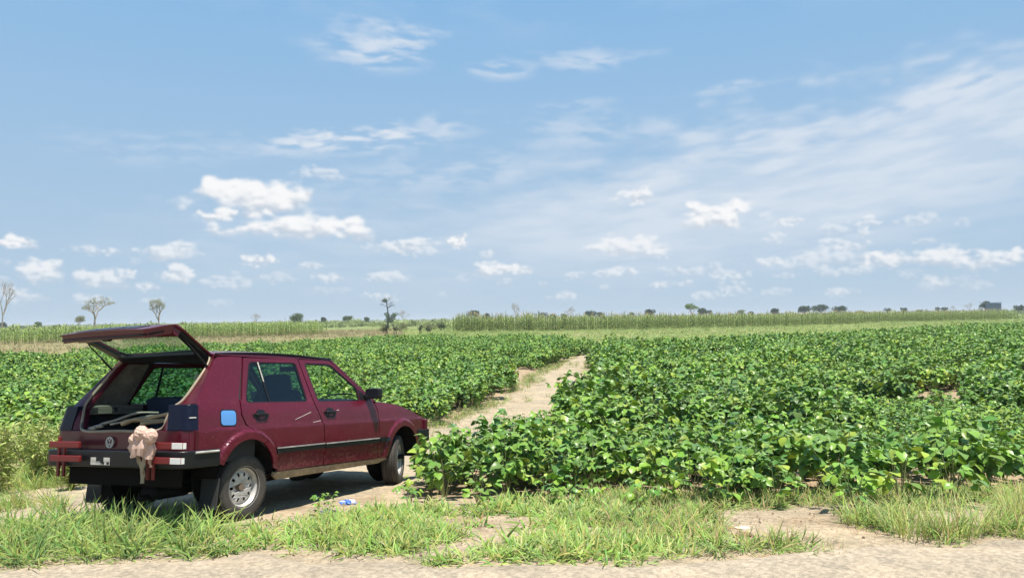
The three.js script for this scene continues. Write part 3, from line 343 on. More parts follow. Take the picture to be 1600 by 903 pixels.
// ---------------------------------------------------------------- trees and far things
const barkMat = { pale: new THREE.MeshStandardMaterial({ color: col(0.36, 0.30, 0.25), roughness: 1 }), dark: new THREE.MeshStandardMaterial({ color: col(0.09, 0.075, 0.06), roughness: 1 }) };
const crownMat = c => new THREE.MeshPhysicalMaterial({ color: col(...c), vertexColors: true, roughness: 1, transmission: 0.2, thickness: 0, side: THREE.DoubleSide });
const crownMats = { bare: crownMat([0.34, 0.28, 0.22]), sparse: crownMat([0.23, 0.24, 0.13]), lean: crownMat([0.27, 0.27, 0.15]), bushy: crownMat([0.10, 0.15, 0.05]), dark: crownMat([0.050, 0.085, 0.035]), flat: crownMat([0.060, 0.10, 0.05]), round: crownMat([0.10, 0.15, 0.05]), small: crownMat([0.050, 0.085, 0.035]), light: crownMat([0.17, 0.25, 0.07]), tier: crownMat([0.085, 0.13, 0.06]) };
function leafFaces(s, r, c, n, rad, size, flat = 1) { for (let i = 0; i < n; i++) { const a = r() * 6.283, y = 2 * r() - 1, q = Math.sqrt(1 - y * y), R = rad * (0.55 + 0.5 * Math.sqrt(r())), p = V(c.x + Math.cos(a) * q * R, c.y + y * R * flat, c.z + Math.sin(a) * q * R), u = V(r() - 0.5, r() - 0.5, r() - 0.5).normalize().multiplyScalar(size * (0.6 + 0.8 * r())), w = V(r() - 0.5, r() - 0.5, r() - 0.5).normalize().multiplyScalar(size * (0.5 + 0.6 * r())), nn = u.clone().cross(w).normalize(), t = 0.7 + 0.6 * r(), k = [t, t, t]; if (nn.y < 0) { nn.negate(); const sw = u.clone(); u.copy(w); w.copy(sw); } const i0 = s.v(p, nn, k), i1 = s.v(p.clone().add(u), nn, k), i2 = s.v(p.clone().add(u).add(w), nn, k), i3 = s.v(p.clone().add(w), nn, k); s.t(i0, i1, i2); s.t(i0, i2, i3); } }
function limb(list, r, p, dir, len, rad, level, max, ends, droop) { const q = p.clone().addScaledVector(dir, len), mid = p.clone().lerp(q, 0.5).add(V((r() - 0.5) * len * 0.18, (r() - 0.5) * len * 0.1, (r() - 0.5) * len * 0.18)); list.push(tube([p.toArray(), mid.toArray(), q.toArray()], rad, level > 2 ? 3 : 5, level > 2 ? 2 : 4, rad * 0.62)); if (level >= max) { ends.push(q); return; } const n = level === 0 ? 3 : 2 + (r() < 0.5 ? 1 : 0); for (let i = 0; i < n; i++) { const a = i / n * 6.283 + r() * 1.6, sp = 0.45 + 0.5 * r(), d = dir.clone().multiplyScalar(Math.cos(sp)).add(V(Math.cos(a), 0.15 - droop, Math.sin(a)).multiplyScalar(Math.sin(sp))).normalize(); limb(list, r, q, d, len * (0.62 + 0.2 * r()), rad * 0.62, level + 1, max, ends, droop); } }
function makeTree(x, d, h, w, kind, label, seed) {
  const r = mulberry(seed), g = base(kind === 'bare' ? 'bare_tree' : 'tree', x, H(x, d) - 0.1, -d, r() * 6.283 * (kind === 'lean' || kind === 'tier' ? 0 : 1)), wood = [], ends = [], s = new Soup(true), px = d / 747;
  const thin = ['bare', 'sparse', 'lean', 'light'].includes(kind), bark = thin ? barkMat.pale : barkMat.dark, low = d > 450;
  const dir = kind === 'lean' ? V(-0.35, 1, 0).normalize() : V((r() - 0.5) * 0.3, 1, (r() - 0.5) * 0.3).normalize();
  if (kind === 'dark' || kind === 'flat' || kind === 'small' || kind === 'round' || kind === 'bushy') {
    const th = kind === 'bushy' ? h * 0.2 : h * 0.3; wood.push(tube([[0, 0, 0], [0.1, th * 0.6, 0], [0, th * 1.6, 0.1]], h * 0.045, 6, 5, h * 0.03));
    for (let i = 0; i < 5; i++) { const a = i * 1.256 + r(), q = w * 0.55; wood.push(tube([[0, th, 0], [Math.cos(a) * q * 0.5, th + (h - th) * 0.35, Math.sin(a) * q * 0.5], [Math.cos(a) * q, th + (h - th) * (0.5 + 0.25 * r()), Math.sin(a) * q]], h * 0.02, 4, 4, h * 0.008)); }
    const nC = kind === 'small' ? 9 : 16, fl = kind === 'flat' ? 0.55 : 0.8; for (let i = 0; i < nC; i++) { const a = r() * 6.283, q = w * 0.72 * Math.sqrt(r()), cy = lerp(th * 1.25, h, 0.35 + 0.5 * r() * (1 - 0.4 * (q / w) ** 2)), rad = w * (0.26 + 0.2 * r()); leafFaces(s, r, V(Math.cos(a) * q, Math.min(cy, h - rad * fl), Math.sin(a) * q), low ? 45 : 110, rad, Math.max(0.16, px * 0.75), fl); }
    for (let i = 0; i < (low ? 40 : 150); i++) { const a = r() * 6.283, q = w * (0.7 + 0.35 * r()); leafFaces(s, r, V(Math.cos(a) * q, lerp(th * 1.1, h * 0.9, r() * r() + 0.1), Math.sin(a) * q), 1, 0.2, px * 0.7); }
    if (kind === 'bushy') for (let i = 0; i < 5; i++) limb(wood, r, V((r() - 0.5) * w, h * 0.7, (r() - 0.5) * w), V(r() - 0.5, 1, r() - 0.5).normalize(), h * 0.13, 0.05, 2, 4, [], 0);
  } else if (kind === 'tier') {
    wood.push(tube([[0, 0, 0], [0.25, h * 0.3, 0], [0.05, h * 0.6, 0], [-0.35, h * 0.86, 0]], 0.34, 6, 10, 0.12));
    for (let i = 0; i < 9; i++) { const a = i * 0.7 + r(), y = h * (0.62 + 0.26 * r()); limb(wood, r, V(-0.1, y, 0), V(Math.cos(a), 0.3 + 0.3 * r(), Math.sin(a)).normalize(), w * 0.36, 0.07, 2, 4, ends, 0.05); }
    for (const e of ends) leafFaces(s, r, e, r() < 0.6 ? 5 : 0, 0.35, 0.14); for (let i = 0; i < 8; i++) leafFaces(s, r, V(-0.7 + (r() - 0.5) * 1.6, h * (0.88 + 0.08 * r()), (r() - 0.5) * 1.6), 40, 0.5, 0.18, 0.7);
    for (let i = 0; i < 13; i++) leafFaces(s, r, V(0.9 + (r() - 0.5) * w * 1.0, h * (0.2 + 0.25 * r()), (r() - 0.5) * w * 1.2), 120, 0.75, 0.2, 0.8); for (let i = 0; i < 4; i++) { const a = r() * 6.283; wood.push(tube([[0, h * 0.08, 0], [0.5, h * 0.25, (r() - 0.5)], [1.1 + (r() - 0.5) * 1.4, h * 0.4, Math.sin(a)]], 0.12, 5, 5, 0.04)); }
  } else {
    const th = h * (kind === 'bare' ? 0.34 : 0.26); limb(wood, r, V(0, 0, 0), dir, th, h * (kind === 'lean' ? 0.045 : 0.034), 0, d > 350 ? 4 : 5, ends, kind === 'sparse' ? 0.1 : 0);
    // fit the limbs to the tree's height and width
    const bb = new THREE.Box3(); for (const q of wood) { q.computeBoundingBox(); bb.union(q.boundingBox); } const fx = w / Math.max(-bb.min.x, bb.max.x, -bb.min.z, bb.max.z), fy = h / bb.max.y; for (const q of wood) q.scale(fx, fy, fx); for (const e of ends) e.set(e.x * fx, e.y * fy, e.z * fx);
    const nl = kind === 'bare' ? 5 : kind === 'sparse' ? 16 : kind === 'lean' ? 18 : 20, rad = kind === 'bare' ? 0.25 : kind === 'light' ? 0.5 : 0.4, sz = kind === 'bare' ? px * 0.24 : px * 0.45; for (const e of ends) leafFaces(s, r, e, Math.max(1, Math.round(nl * Math.min(1, 120 / ends.length) * (0.5 + r()))), rad, sz);
  }
  mesh('trunk', merge(wood), bark, g); const cr = mesh('crown', s.geo(), crownMats[kind], g); tag(cr, null, null, null, 'stuff'); tag(g, label, 'tree', 'trees along the far horizon'); return g;
}
const TREES = [
  [-102.7,150,11.5,2.3,'bare','tall bare pale tree cut by the left edge of the view'],
  [-123.4,220,10.5,5.1,'sparse','crooked half-leafless tree standing above the raised hatch'],
  [-130.9,225,4.7,1.7,'sparse','small thin tree left of the crooked half-leafless tree'],
  [-108.5,230,9.5,3.7,'lean','leaning tree with one-sided pale crown behind the hatch glass'],
  [-103.2,300,5.8,2.6,'bare','small bare brownish tree above the maize behind the car roof'],
  [-75.4,260,5.1,2.7,'bushy','round bushy green tree at the end of the left maize field'],
  [-96.2,380,4.2,1.3,'dark','narrow dark upright tree right of the round bushy green tree'],
  [-77.2,350,4.5,2.4,'round','grey-green low tree between the narrow dark tree and the two-tiered tree'],
  [-78.0,400,4.0,1.4,'round','tiny grey-green tree just left of the two-tiered tree'],
  [-38.5,230,9.0,3.0,'tier','tall two-tiered tree with a thin upper crown over a dense lower one'],
  [-35.0,240,5.3,1.9,'bare','slender leafless tree right of the two-tiered tree'],
  [-17.4,330,6.0,3.1,'dark','dark umbrella tree at the left end of the long maize field'],
  [-11.6,335,4.5,2.0,'dark','small dark tree right of the umbrella tree by the maize end'],
  [1.0,260,7.6,2.2,'bare','bare forked pinkish tree rising from the long maize field'],
  [24.9,600,6.2,4.6,'small','bluish far tree right of the bare forked tree'],
  [33.1,610,5.1,3.7,'small','lower bluish far tree of the pair right of the bare forked tree'],
  [33.0,480,4.4,2.1,'dark','small dark tree just left of the short bare tree above the path'],
  [23.5,300,6.6,2.1,'bare','short bare pinkish tree above the end of the sandy path'],
  [43.7,420,5.7,3.2,'dark','dark rounded tree right of the short bare pinkish tree'],
  [50.6,430,4.9,2.2,'round','pale low tree touching the dark rounded tree'],
  [89.8,560,4.9,1.9,'small','tiny bluish tree midway between two dark rounded trees'],
  [70.1,380,5.5,2.6,'dark','compact dark round tree alone above the long maize field'],
  [72.1,300,6.6,2.6,'light','light green airy tree standing above the maize'],
  [99.3,390,5.8,2.7,'dark','dark tree pressed against the light green airy tree'],
  [137.3,520,5.6,2.2,'small','small bluish tree right of the light green airy tree group'],
  [165.3,540,5.4,2.8,'round','pale far tree first right of the airy tree group'],
  [191.3,600,4.6,2.6,'small','low bluish far tree beside a pale far tree'],
  [151.1,430,5.5,2.2,'dark','small dark pointed tree left of the three flat-topped trees'],
  [164.2,420,7.0,3.6,'dark','leftmost of the three dark flat-topped trees on the right horizon'],
  [173.6,420,7.5,5.0,'flat','middle and widest of the three dark flat-topped trees'],
  [188.3,430,6.4,4.4,'dark','rightmost of the three dark flat-topped trees on the right horizon'],
  [242.3,520,3.5,2.7,'round','low pale tree right of the three flat-topped trees'],
  [281.2,560,5.2,2.4,'small','small bluish tree second right of the three flat-topped trees'],
  [283.2,540,5.4,2.3,'dark','small dark leaning tree third right of the three flat-topped trees'],
  [305.1,560,3.4,1.9,'dark','tiny dark bush-like tree low on the right horizon'],
  [365.2,640,5.5,2.7,'small','left one of two touching bluish trees on the right horizon'],
  [370.6,640,5.4,2.7,'small','right one of two touching bluish trees on the right horizon'],
  [248.0,420,5.6,1.4,'bare','thin leafless tree left of the wide pale leafless tree'],
  [257.4,420,6.6,3.2,'bare','wide pale leafless tree left of the blue-grey building'],
  [253.7,400,7.6,3.1,'dark','large dark tree leaning over the blue-grey building'],
  [291.4,430,5.1,2.6,'dark','dark tree at the right edge of the view'],
  [-286.5,420,4.1,1.8,'dark','small dark tree at the foot of the tall bare tree on the left'],
  [-274.6,420,1.4,2.2,'dark','low dark far bush-like tree above the left maize'],
  [-241.6,380,3.9,1.6,'round','grey-green far tree above the left maize, left of the hatch'],
];
TREES.forEach(([x, d, h, w, k, l], i) => makeTree(x, d, h, w, k, l, 4000 + i * 13));
{ // shrubs on the tan ground and dark stalks left standing
  const shrub = (x, d, h, w, c, label, seed) => { const r = mulberry(seed), g = base('shrub', x, H(x, d), -d), st = [], s = new Soup(true); for (let i = 0; i < 7; i++) { const a = r() * 6.283; st.push(tube([[0, 0, 0], [Math.cos(a) * w * 0.3, h * 0.5, Math.sin(a) * w * 0.3], [Math.cos(a) * w * 0.6, h * 0.8, Math.sin(a) * w * 0.6]], 0.03, 4, 4, 0.012)); } for (let i = 0; i < 14; i++) { const a = r() * 6.283, q = w * 0.7 * Math.sqrt(r()); leafFaces(s, r, V(Math.cos(a) * q, h * (0.3 + 0.5 * r()), Math.sin(a) * q), 60, Math.min(w, h) * 0.3, 0.11, 0.9); } mesh('stem', merge(st), barkMat.dark, g); tag(mesh('crown', s.geo(), crownMat(c), g), null, null, null, 'stuff'); tag(g, label, 'shrub', 'shrubs on the far dry ground'); };
  shrub(-12.7, 132, 1.6, 1.1, [0.075, 0.11, 0.045], 'dark round shrub on the dry ground left of the long maize', 1); shrub(-14.8, 134, 1.6, 1.8, [0.15, 0.16, 0.06], 'olive wide shrub left of the dark round shrub', 2); shrub(-20.8, 122, 1.5, 1.3, [0.16, 0.17, 0.06], 'olive shrub on dry ground below the two-tiered tree', 3); shrub(-19, 126, 1.7, 1.5, [0.20, 0.22, 0.10], 'pale shrub behind the two dark stalk clumps', 4);
  const stalk = (x, d, h, w, label, seed) => { const r = mulberry(seed), g = base('stalk_clump', x, H(x, d), -d), st = [], s = new Soup(true); for (let i = 0; i < 4; i++) { const o = (i - 1.5) * w * 0.25; st.push(tube([[o, 0, (r() - 0.5) * 0.2], [o * 0.7 + (r() - 0.5) * 0.1, h * 0.5, 0], [o * 1.2, h, (r() - 0.5) * 0.2]], 0.035, 4, 4, 0.018)); } for (let i = 0; i < 5; i++) leafFaces(s, r, V((r() - 0.5) * w, h * (0.55 + 0.45 * r()), (r() - 0.5) * w), 26, 0.18, 0.12); mesh('stem', merge(st), barkMat.dark, g); tag(mesh('leaves', s.geo(), crownMat([0.05, 0.07, 0.035]), g), null, null, null, 'stuff'); tag(g, label, 'stalk clump', 'dark stalks standing on the dry ground'); };
  stalk(-17.7, 105, 1.35, 0.35, 'thin dark stalk clump, leftmost on the dry ground', 11); stalk(-16.5, 105, 1.45, 0.7, 'thick dark forked stalk clump on the dry ground', 12); stalk(-13.7, 111, 1.2, 0.45, 'small dark stalk clump right of the thick forked one', 13); stalk(-12.5, 111, 0.95, 0.7, 'low spreading stalk clump nearest the long maize', 14);
}
{ // low far growth that reads as one mass before the horizon
  const r = mulberry(55), geo = [0, 1, 2].map(i => { const s = new Soup(true), q = mulberry(70 + i); for (let k = 0; k < 5; k++) leafFaces(s, q, V((q() - 0.5) * 2.2, 0.5 + q() * 0.5, (q() - 0.5) * 2.2), 34, 0.7, 0.3, 0.7); return s.geo(); }), P = [];
  for (let i = 0; i < 9000; i++) { const d = 180 + 1500 * Math.pow(r(), 2.2), x = (r() * 2 - 1) * 0.78 * d, k = r(), a = r() * 6.283, t = 0.7 + 0.6 * r(), s = (0.6 + 0.9 * r() * r()) * (1 + d / 900); if (k > smooth(0.42, 0.66, fbm(x * 0.02, d * 0.01, 3))) continue; P.push({ x, d, a, t, s, sy: 0.7 }); }
  scatter('far_bushes', 'distant low bushes and crops before the horizon', 'bushes', geo, crownMat([0.24, 0.30, 0.10]), P);
}
{ // the blue building far right
  const x = 255.3, d = 396, g = base('far_building', x, H(x, d), -d, -0.5), wall = new THREE.MeshStandardMaterial({ color: col(0.10, 0.15, 0.23), roughness: 0.9 }), roof = new THREE.MeshStandardMaterial({ color: col(0.10, 0.16, 0.30), roughness: 0.6, metalness: 0.2 });
  mesh('wall', rbox(6.6, 6.0, 5, 0, 3, 0, 0.05), wall, g); mesh('roof', rbox(7.2, 0.35, 5.8, 0, 6.2, 0, 0.05, [0, 0, 0.06]), roof, g); tag(g, 'small blue-grey building beside a dark tree on the far right horizon', 'building');
}
// ---------------------------------------------------------------- the car (x forward from the rear axle, y up, z to its right)
const car = base('hatchback_car', 0, 0, 0); car.position.set(-3.105, 1.65 - 1.7769, -6.96); car.rotation.set(-0.0464, 1.1423, -0.08, 'YZX');
tag(car, 'old maroon five-door hatchback with raised tailgate parked on the sandy track', 'car');
const paintTex = noiseTex(1024, (u, v) => { const a = tileNoise(u, v, 5, 5), b = tileNoise(u, v, 90, 3), c = tileNoise(u + 0.4, v, 22, 4); let g = 0.90 + 0.2 * (a - 0.5) + 0.12 * (b - 0.5), dust = smooth(0.60, 0.78, c) * 0.10; const sp = hash2(Math.floor(u * 420), Math.floor(v * 420)); if (sp > 0.9965) dust = 0.75; return [lerp(g, 0.95, dust), lerp(g, 1.0, dust), lerp(g, 0.98, dust)]; });
const paintRough = noiseTex(512, (u, v) => { const c = tileNoise(u, v, 14, 5), g = 0.75 + 0.5 * (c - 0.5); return [g, g, g]; }, false);
paintTex.repeat.set(0.5, 0.5); paintRough.repeat.set(0.6, 0.6);
const S = (r, g, b, rough = 0.7, o = {}) => new THREE.MeshPhysicalMaterial({ color: col(r, g, b), roughness: rough, side: THREE.DoubleSide, ...o });
const mPaint = S(0.098, 0.005, 0.017, 0.5, { map: paintTex, roughnessMap: paintRough, specularIntensity: 0.5, clearcoat: 0.4, clearcoatRoughness: 0.16 });
const sideTex = noiseTex(1024, (u, v) => { const a = tileNoise(u, v, 5, 5), b = tileNoise(u, v, 90, 3), c = tileNoise(u + 0.4, v, 22, 4), sp = hash2(Math.floor(u * 420), Math.floor(v * 420)), sq = tileNoise(u, v, 96, 4), y = v * 2; let g = 0.90 + 0.2 * (a - 0.5) + 0.12 * (b - 0.5), dust = smooth(0.60, 0.78, c) * 0.10; if (sp > 0.9965) dust = 0.75; const m = y < 0.62 ? smooth(0.0, 0.12, sq - 0.42 - 0.9 * Math.max(0, y - 0.24)) * 0.38 : 0; const P = [0.350, 0.062, 0.142], D = [0.70, 0.60, 0.56], M = [0.55, 0.47, 0.37]; return [0, 1, 2].map(i => lerp(lerp(P[i] * g * 1.08, D[i], dust * 0.6), M[i] * (0.8 + 0.4 * b), m)); });
sideTex.repeat.set(0.5, 0.5);
const mSide = S(1, 1, 1, 0.5, { map: sideTex, roughnessMap: paintRough, specularIntensity: 0.5, clearcoat: 0.4, clearcoatRoughness: 0.16 });
const mBlack = S(0.010, 0.010, 0.011, 0.42, { specularIntensity: 0.55 }), mRubber = S(0.030, 0.029, 0.028, 0.85), mTrim = S(0.010, 0.010, 0.013, 0.28, { specularIntensity: 0.6 }), mUnder = S(0.014, 0.012, 0.011, 1, { specularIntensity: 0.1 });
const dustTex = noiseTex(512, (u, v) => { const a = tileNoise(u, v, 6, 5), b = tileNoise(u, v, 60, 3), g = 0.84 + 0.36 * (a - 0.5) + 0.26 * (b - 0.5); return [g, g * 0.98, g * 0.95]; }); dustTex.repeat.set(1.6, 1.6);
const mMud = S(0.46, 0.36, 0.23, 0.95, { map: dustTex }), mTyre = S(0.085, 0.078, 0.07, 0.95, { map: dustTex }), mSteel = S(0.72, 0.72, 0.72, 0.4, { metalness: 0.2, map: dustTex }), mHub = S(0.20, 0.15, 0.11, 0.8, { metalness: 0.3 });
const mChrome = S(0.75, 0.75, 0.74, 0.2, { metalness: 1 }), mInner = S(0.24, 0.235, 0.20, 0.95, { map: dustTex }), mCloth = S(0.022, 0.040, 0.075, 0.95), mDark = S(0.02, 0.02, 0.022, 0.9), mSeal = S(0.42, 0.36, 0.28, 0.95, { map: dustTex });
const mRed = S(0.165, 0.010, 0.010, 0.5), mWhite = S(0.78, 0.76, 0.72, 0.5, { map: dustTex }), mPlate = S(0.74, 0.72, 0.68, 0.5), mBlue = S(0.085, 0.26, 0.58, 0.45, { clearcoat: 0.3 }), mLamp = S(0.006, 0.008, 0.020, 0.35, { specularIntensity: 0.35 });
const glass = (r, g, b) => new THREE.MeshPhysicalMaterial({ color: col(r, g, b), roughness: 0.02, transmission: 1, thickness: 0, ior: 1.5, side: THREE.DoubleSide });
const gTeal = glass(0.17, 0.33, 0.38), gClear = glass(0.80, 0.90, 0.86), gGreen = glass(0.58, 0.76, 0.66);

const zProfile = pchip([[0.15, 0.765], [0.22, 0.79], [0.30, 0.806], [0.42, 0.824], [0.55, 0.829], [0.66, 0.8275], [0.68, 0.826], [0.70, 0.813], [0.72, 0.811], [0.80, 0.800], [0.90, 0.771], [0.93, 0.758], [1.36, 0.600], [1.40, 0.585]]);
const archR = [-0.01, 0.27, 0.315], archF = [2.51, 0.285, 0.318];
function sideZ(x, y) {
  let z = zProfile(y); if (x > 2.1) z -= 0.055 * (x - 2.1) ** 2; if (x < -0.15) z -= 0.10 * (x + 0.15) ** 2;
  for (const [ax, ay, ar] of [archR, archF]) { const r = Math.hypot(x - ax, (y - ay)); if (y > 0.12) z += 0.026 * smooth(ar + 0.088, ar + 0.060, r); }
  return z;
}
const LIFT = new THREE.Matrix4().set(1, 0, 0, 0, -0.0173, 1, 0, 0.0972 + 0.0173 * 1.2375, 0, 0, 1, 0, 0, 0, 0, 1); // the body rides high on its springs
const lift = g => { g.applyMatrix4(LIFT); return g; };
function panel(outline, holes, cell, map, thick, flip) { // a curved sheet with thickness cut to an outline
  const O = outline.map(p => new THREE.Vector2(...p)), Hs = (holes || []).map(h => h.map(p => new THREE.Vector2(...p))); if (THREE.ShapeUtils.isClockWise(O)) O.reverse(); for (const h of Hs) if (!THREE.ShapeUtils.isClockWise(h)) h.reverse();
  const all = O.concat(...Hs), tris = THREE.ShapeUtils.triangulateShape(O, Hs).map(t => t.map(i => [all[i].x, all[i].y]));
  const cut = (polys, ax, v) => { const out = []; for (const P of polys) { const A = [], B = []; for (let i = 0; i < P.length; i++) { const p = P[i], q = P[(i + 1) % P.length], dp = p[ax] - v, dq = q[ax] - v; if (dp <= 1e-9) A.push(p); if (dp >= -1e-9) B.push(p); if ((dp < -1e-9 && dq > 1e-9) || (dp > 1e-9 && dq < -1e-9)) { const t = dp / (dp - dq), c = [p[0] + (q[0] - p[0]) * t, p[1] + (q[1] - p[1]) * t]; c[ax] = v; A.push(c); B.push(c); } } if (A.length > 2) out.push(A); if (B.length > 2) out.push(B); } return out; };
  const verts = [], key = new Map(), id = p => { const k = Math.round(p[0] * 2e4) + ',' + Math.round(p[1] * 2e4); if (!key.has(k)) { key.set(k, verts.length); verts.push(p); } return key.get(k); }, F = [];
  for (const t of tris) { let polys = [t]; for (const ax of [0, 1]) { const lo = Math.min(...t.map(p => p[ax])), hi = Math.max(...t.map(p => p[ax])); for (let v = Math.ceil(lo / cell) * cell; v < hi; v += cell) polys = cut(polys, ax, Math.round(v * 1e6) / 1e6); } for (const P of polys) { const ids = P.map(id).filter((a, i, s) => a !== s[(i + 1) % s.length]); for (let i = 1; i < ids.length - 1; i++) if (ids[0] !== ids[i] && ids[i] !== ids[i + 1] && ids[0] !== ids[i + 1]) F.push([ids[0], ids[i], ids[i + 1]]); } }
  const s = new Soup(), e = 1e-3, at = p => V(...map(p[0], p[1])), nrm = p => { const n = at([p[0] + e, p[1]]).sub(at([p[0] - e, p[1]])).cross(at([p[0], p[1] + e]).sub(at([p[0], p[1] - e]))).normalize(); return flip ? n.negate() : n; };
  const N = verts.length, pos = verts.map(at), nn = verts.map(nrm); verts.forEach((p, i) => s.v(pos[i], nn[i], null, p)); if (thick) verts.forEach((p, i) => s.v(pos[i].clone().addScaledVector(nn[i], -thick), nn[i].clone().negate(), null, p));
  const edge = new Map(); for (const [a, b, c] of F) { flip ? s.t(a, c, b) : s.t(a, b, c); if (thick) flip ? s.t(a + N, b + N, c + N) : s.t(a + N, c + N, b + N); for (const [p, q] of [[a, b], [b, c], [c, a]]) { const k = p < q ? p + '_' + q : q + '_' + p; edge.set(k, edge.has(k) ? null : [p, q]); } }
  if (thick) for (const v of edge.values()) if (v) { const [a, b] = v, d = pos[b].clone().sub(pos[a]), n = d.cross(nn[a]).normalize().multiplyScalar(flip ? -1 : 1), A = pos[a], B = pos[b], A2 = A.clone().addScaledVector(nn[a], -thick), B2 = B.clone().addScaledVector(nn[b], -thick), i = [s.v(A, n, null, verts[a]), s.v(B, n, null, verts[b]), s.v(B2, n, null, verts[b]), s.v(A2, n, null, verts[a])]; flip ? (s.t(i[0], i[1], i[2]), s.t(i[0], i[2], i[3])) : (s.t(i[0], i[2], i[1]), s.t(i[0], i[3], i[2])); }
  return s.geo();
}
function rounded(pts, r, n = 4) { const out = []; pts.forEach((p, i) => { const a = pts[(i + pts.length - 1) % pts.length], b = pts[(i + 1) % pts.length], rr = p[2] ?? r, la = Math.hypot(a[0] - p[0], a[1] - p[1]), lb = Math.hypot(b[0] - p[0], b[1] - p[1]), k = Math.min(rr, la * 0.45, lb * 0.45); if (k < 1e-4) { out.push([p[0], p[1]]); return; } const s = [p[0] + (a[0] - p[0]) / la * k, p[1] + (a[1] - p[1]) / la * k], e = [p[0] + (b[0] - p[0]) / lb * k, p[1] + (b[1] - p[1]) / lb * k]; for (let j = 0; j <= n; j++) { const t = j / n; out.push([(1 - t) ** 2 * s[0] + 2 * t * (1 - t) * p[0] + t * t * e[0], (1 - t) ** 2 * s[1] + 2 * t * (1 - t) * p[1] + t * t * e[1]]); } }); return out; }
const arc = ([cx, cy, r], a0, a1, n = 20) => { const o = []; for (let i = 0; i <= n; i++) { const a = lerp(a0, a1, i / n); o.push([cx + Math.cos(a) * r, cy + Math.sin(a) * r]); } return o; };
const bump = (z, k) => (x, y) => [x, y, z * (sideZ(x, y) + k)];
const roofY = (x, z) => 1.412 - 0.030 * ((x - 0.65) / 0.8) ** 2 - 0.042 * Math.abs(z / 0.6) ** 3;
const railY = x => roofY(clamp(x, -0.2, 1.4), 0.6) - 0.006;

const doorRear = rounded([[0.118, 1.318], [0.872, 1.332], [0.936, 0.88], [1.026, 0.672, 0.02], [1.042, 0.272], [0.372, 0.268, 0.02]], 0.006).concat(arc([archR[0], archR[1], archR[2]], 0.12, 0.98, 8), rounded([[0.235, 0.545], [-0.020, 0.71], [-0.066, 0.80], [-0.048, 0.95]], 0.03).slice(3));
const winRear = rounded([[0.175, 1.282], [0.828, 1.296], [0.852, 0.905], [0.005, 0.905]], 0.045);
const doorFront = rounded([[0.884, 1.332], [1.385, 1.338, 0.06], [1.945, 0.905, 0.01], [2.004, 0.80], [2.002, 0.262], [1.055, 0.272], [1.039, 0.672, 0.02], [0.949, 0.88]], 0.006);
const winFront = rounded([[0.955, 1.298], [1.375, 1.302, 0.05], [1.735, 1.045, 0.02], [1.722, 0.905], [1.008, 0.905]], 0.03);
const fender = [[2.016, 0.262], [2.018, 0.80], [1.985, 0.882], [2.2, 0.874], [2.39, 0.855], [2.6, 0.812], [2.73, 0.778], [2.9, 0.728], [2.99, 0.70], [3.065, 0.672], [3.075, 0.56], [3.07, 0.40], [2.93, 0.30]].concat(arc(archF, 0.05, Math.PI - 0.05, 26), [[2.15, 0.262]]);
const quarter = [[0.106, 1.322], [-0.05, 1.322], [-0.19, 1.312], [-0.235, 1.29], [-0.548, 0.902], [-0.566, 0.895], [-0.572, 0.690], [-0.640, 0.690], [-0.645, 0.50], [-0.63, 0.41], [-0.36, 0.40]].concat(arc(archR, Math.PI - 0.36, 1.02, 22), [[0.222, 0.562], [-0.033, 0.71], [-0.079, 0.80], [-0.061, 0.95]]);
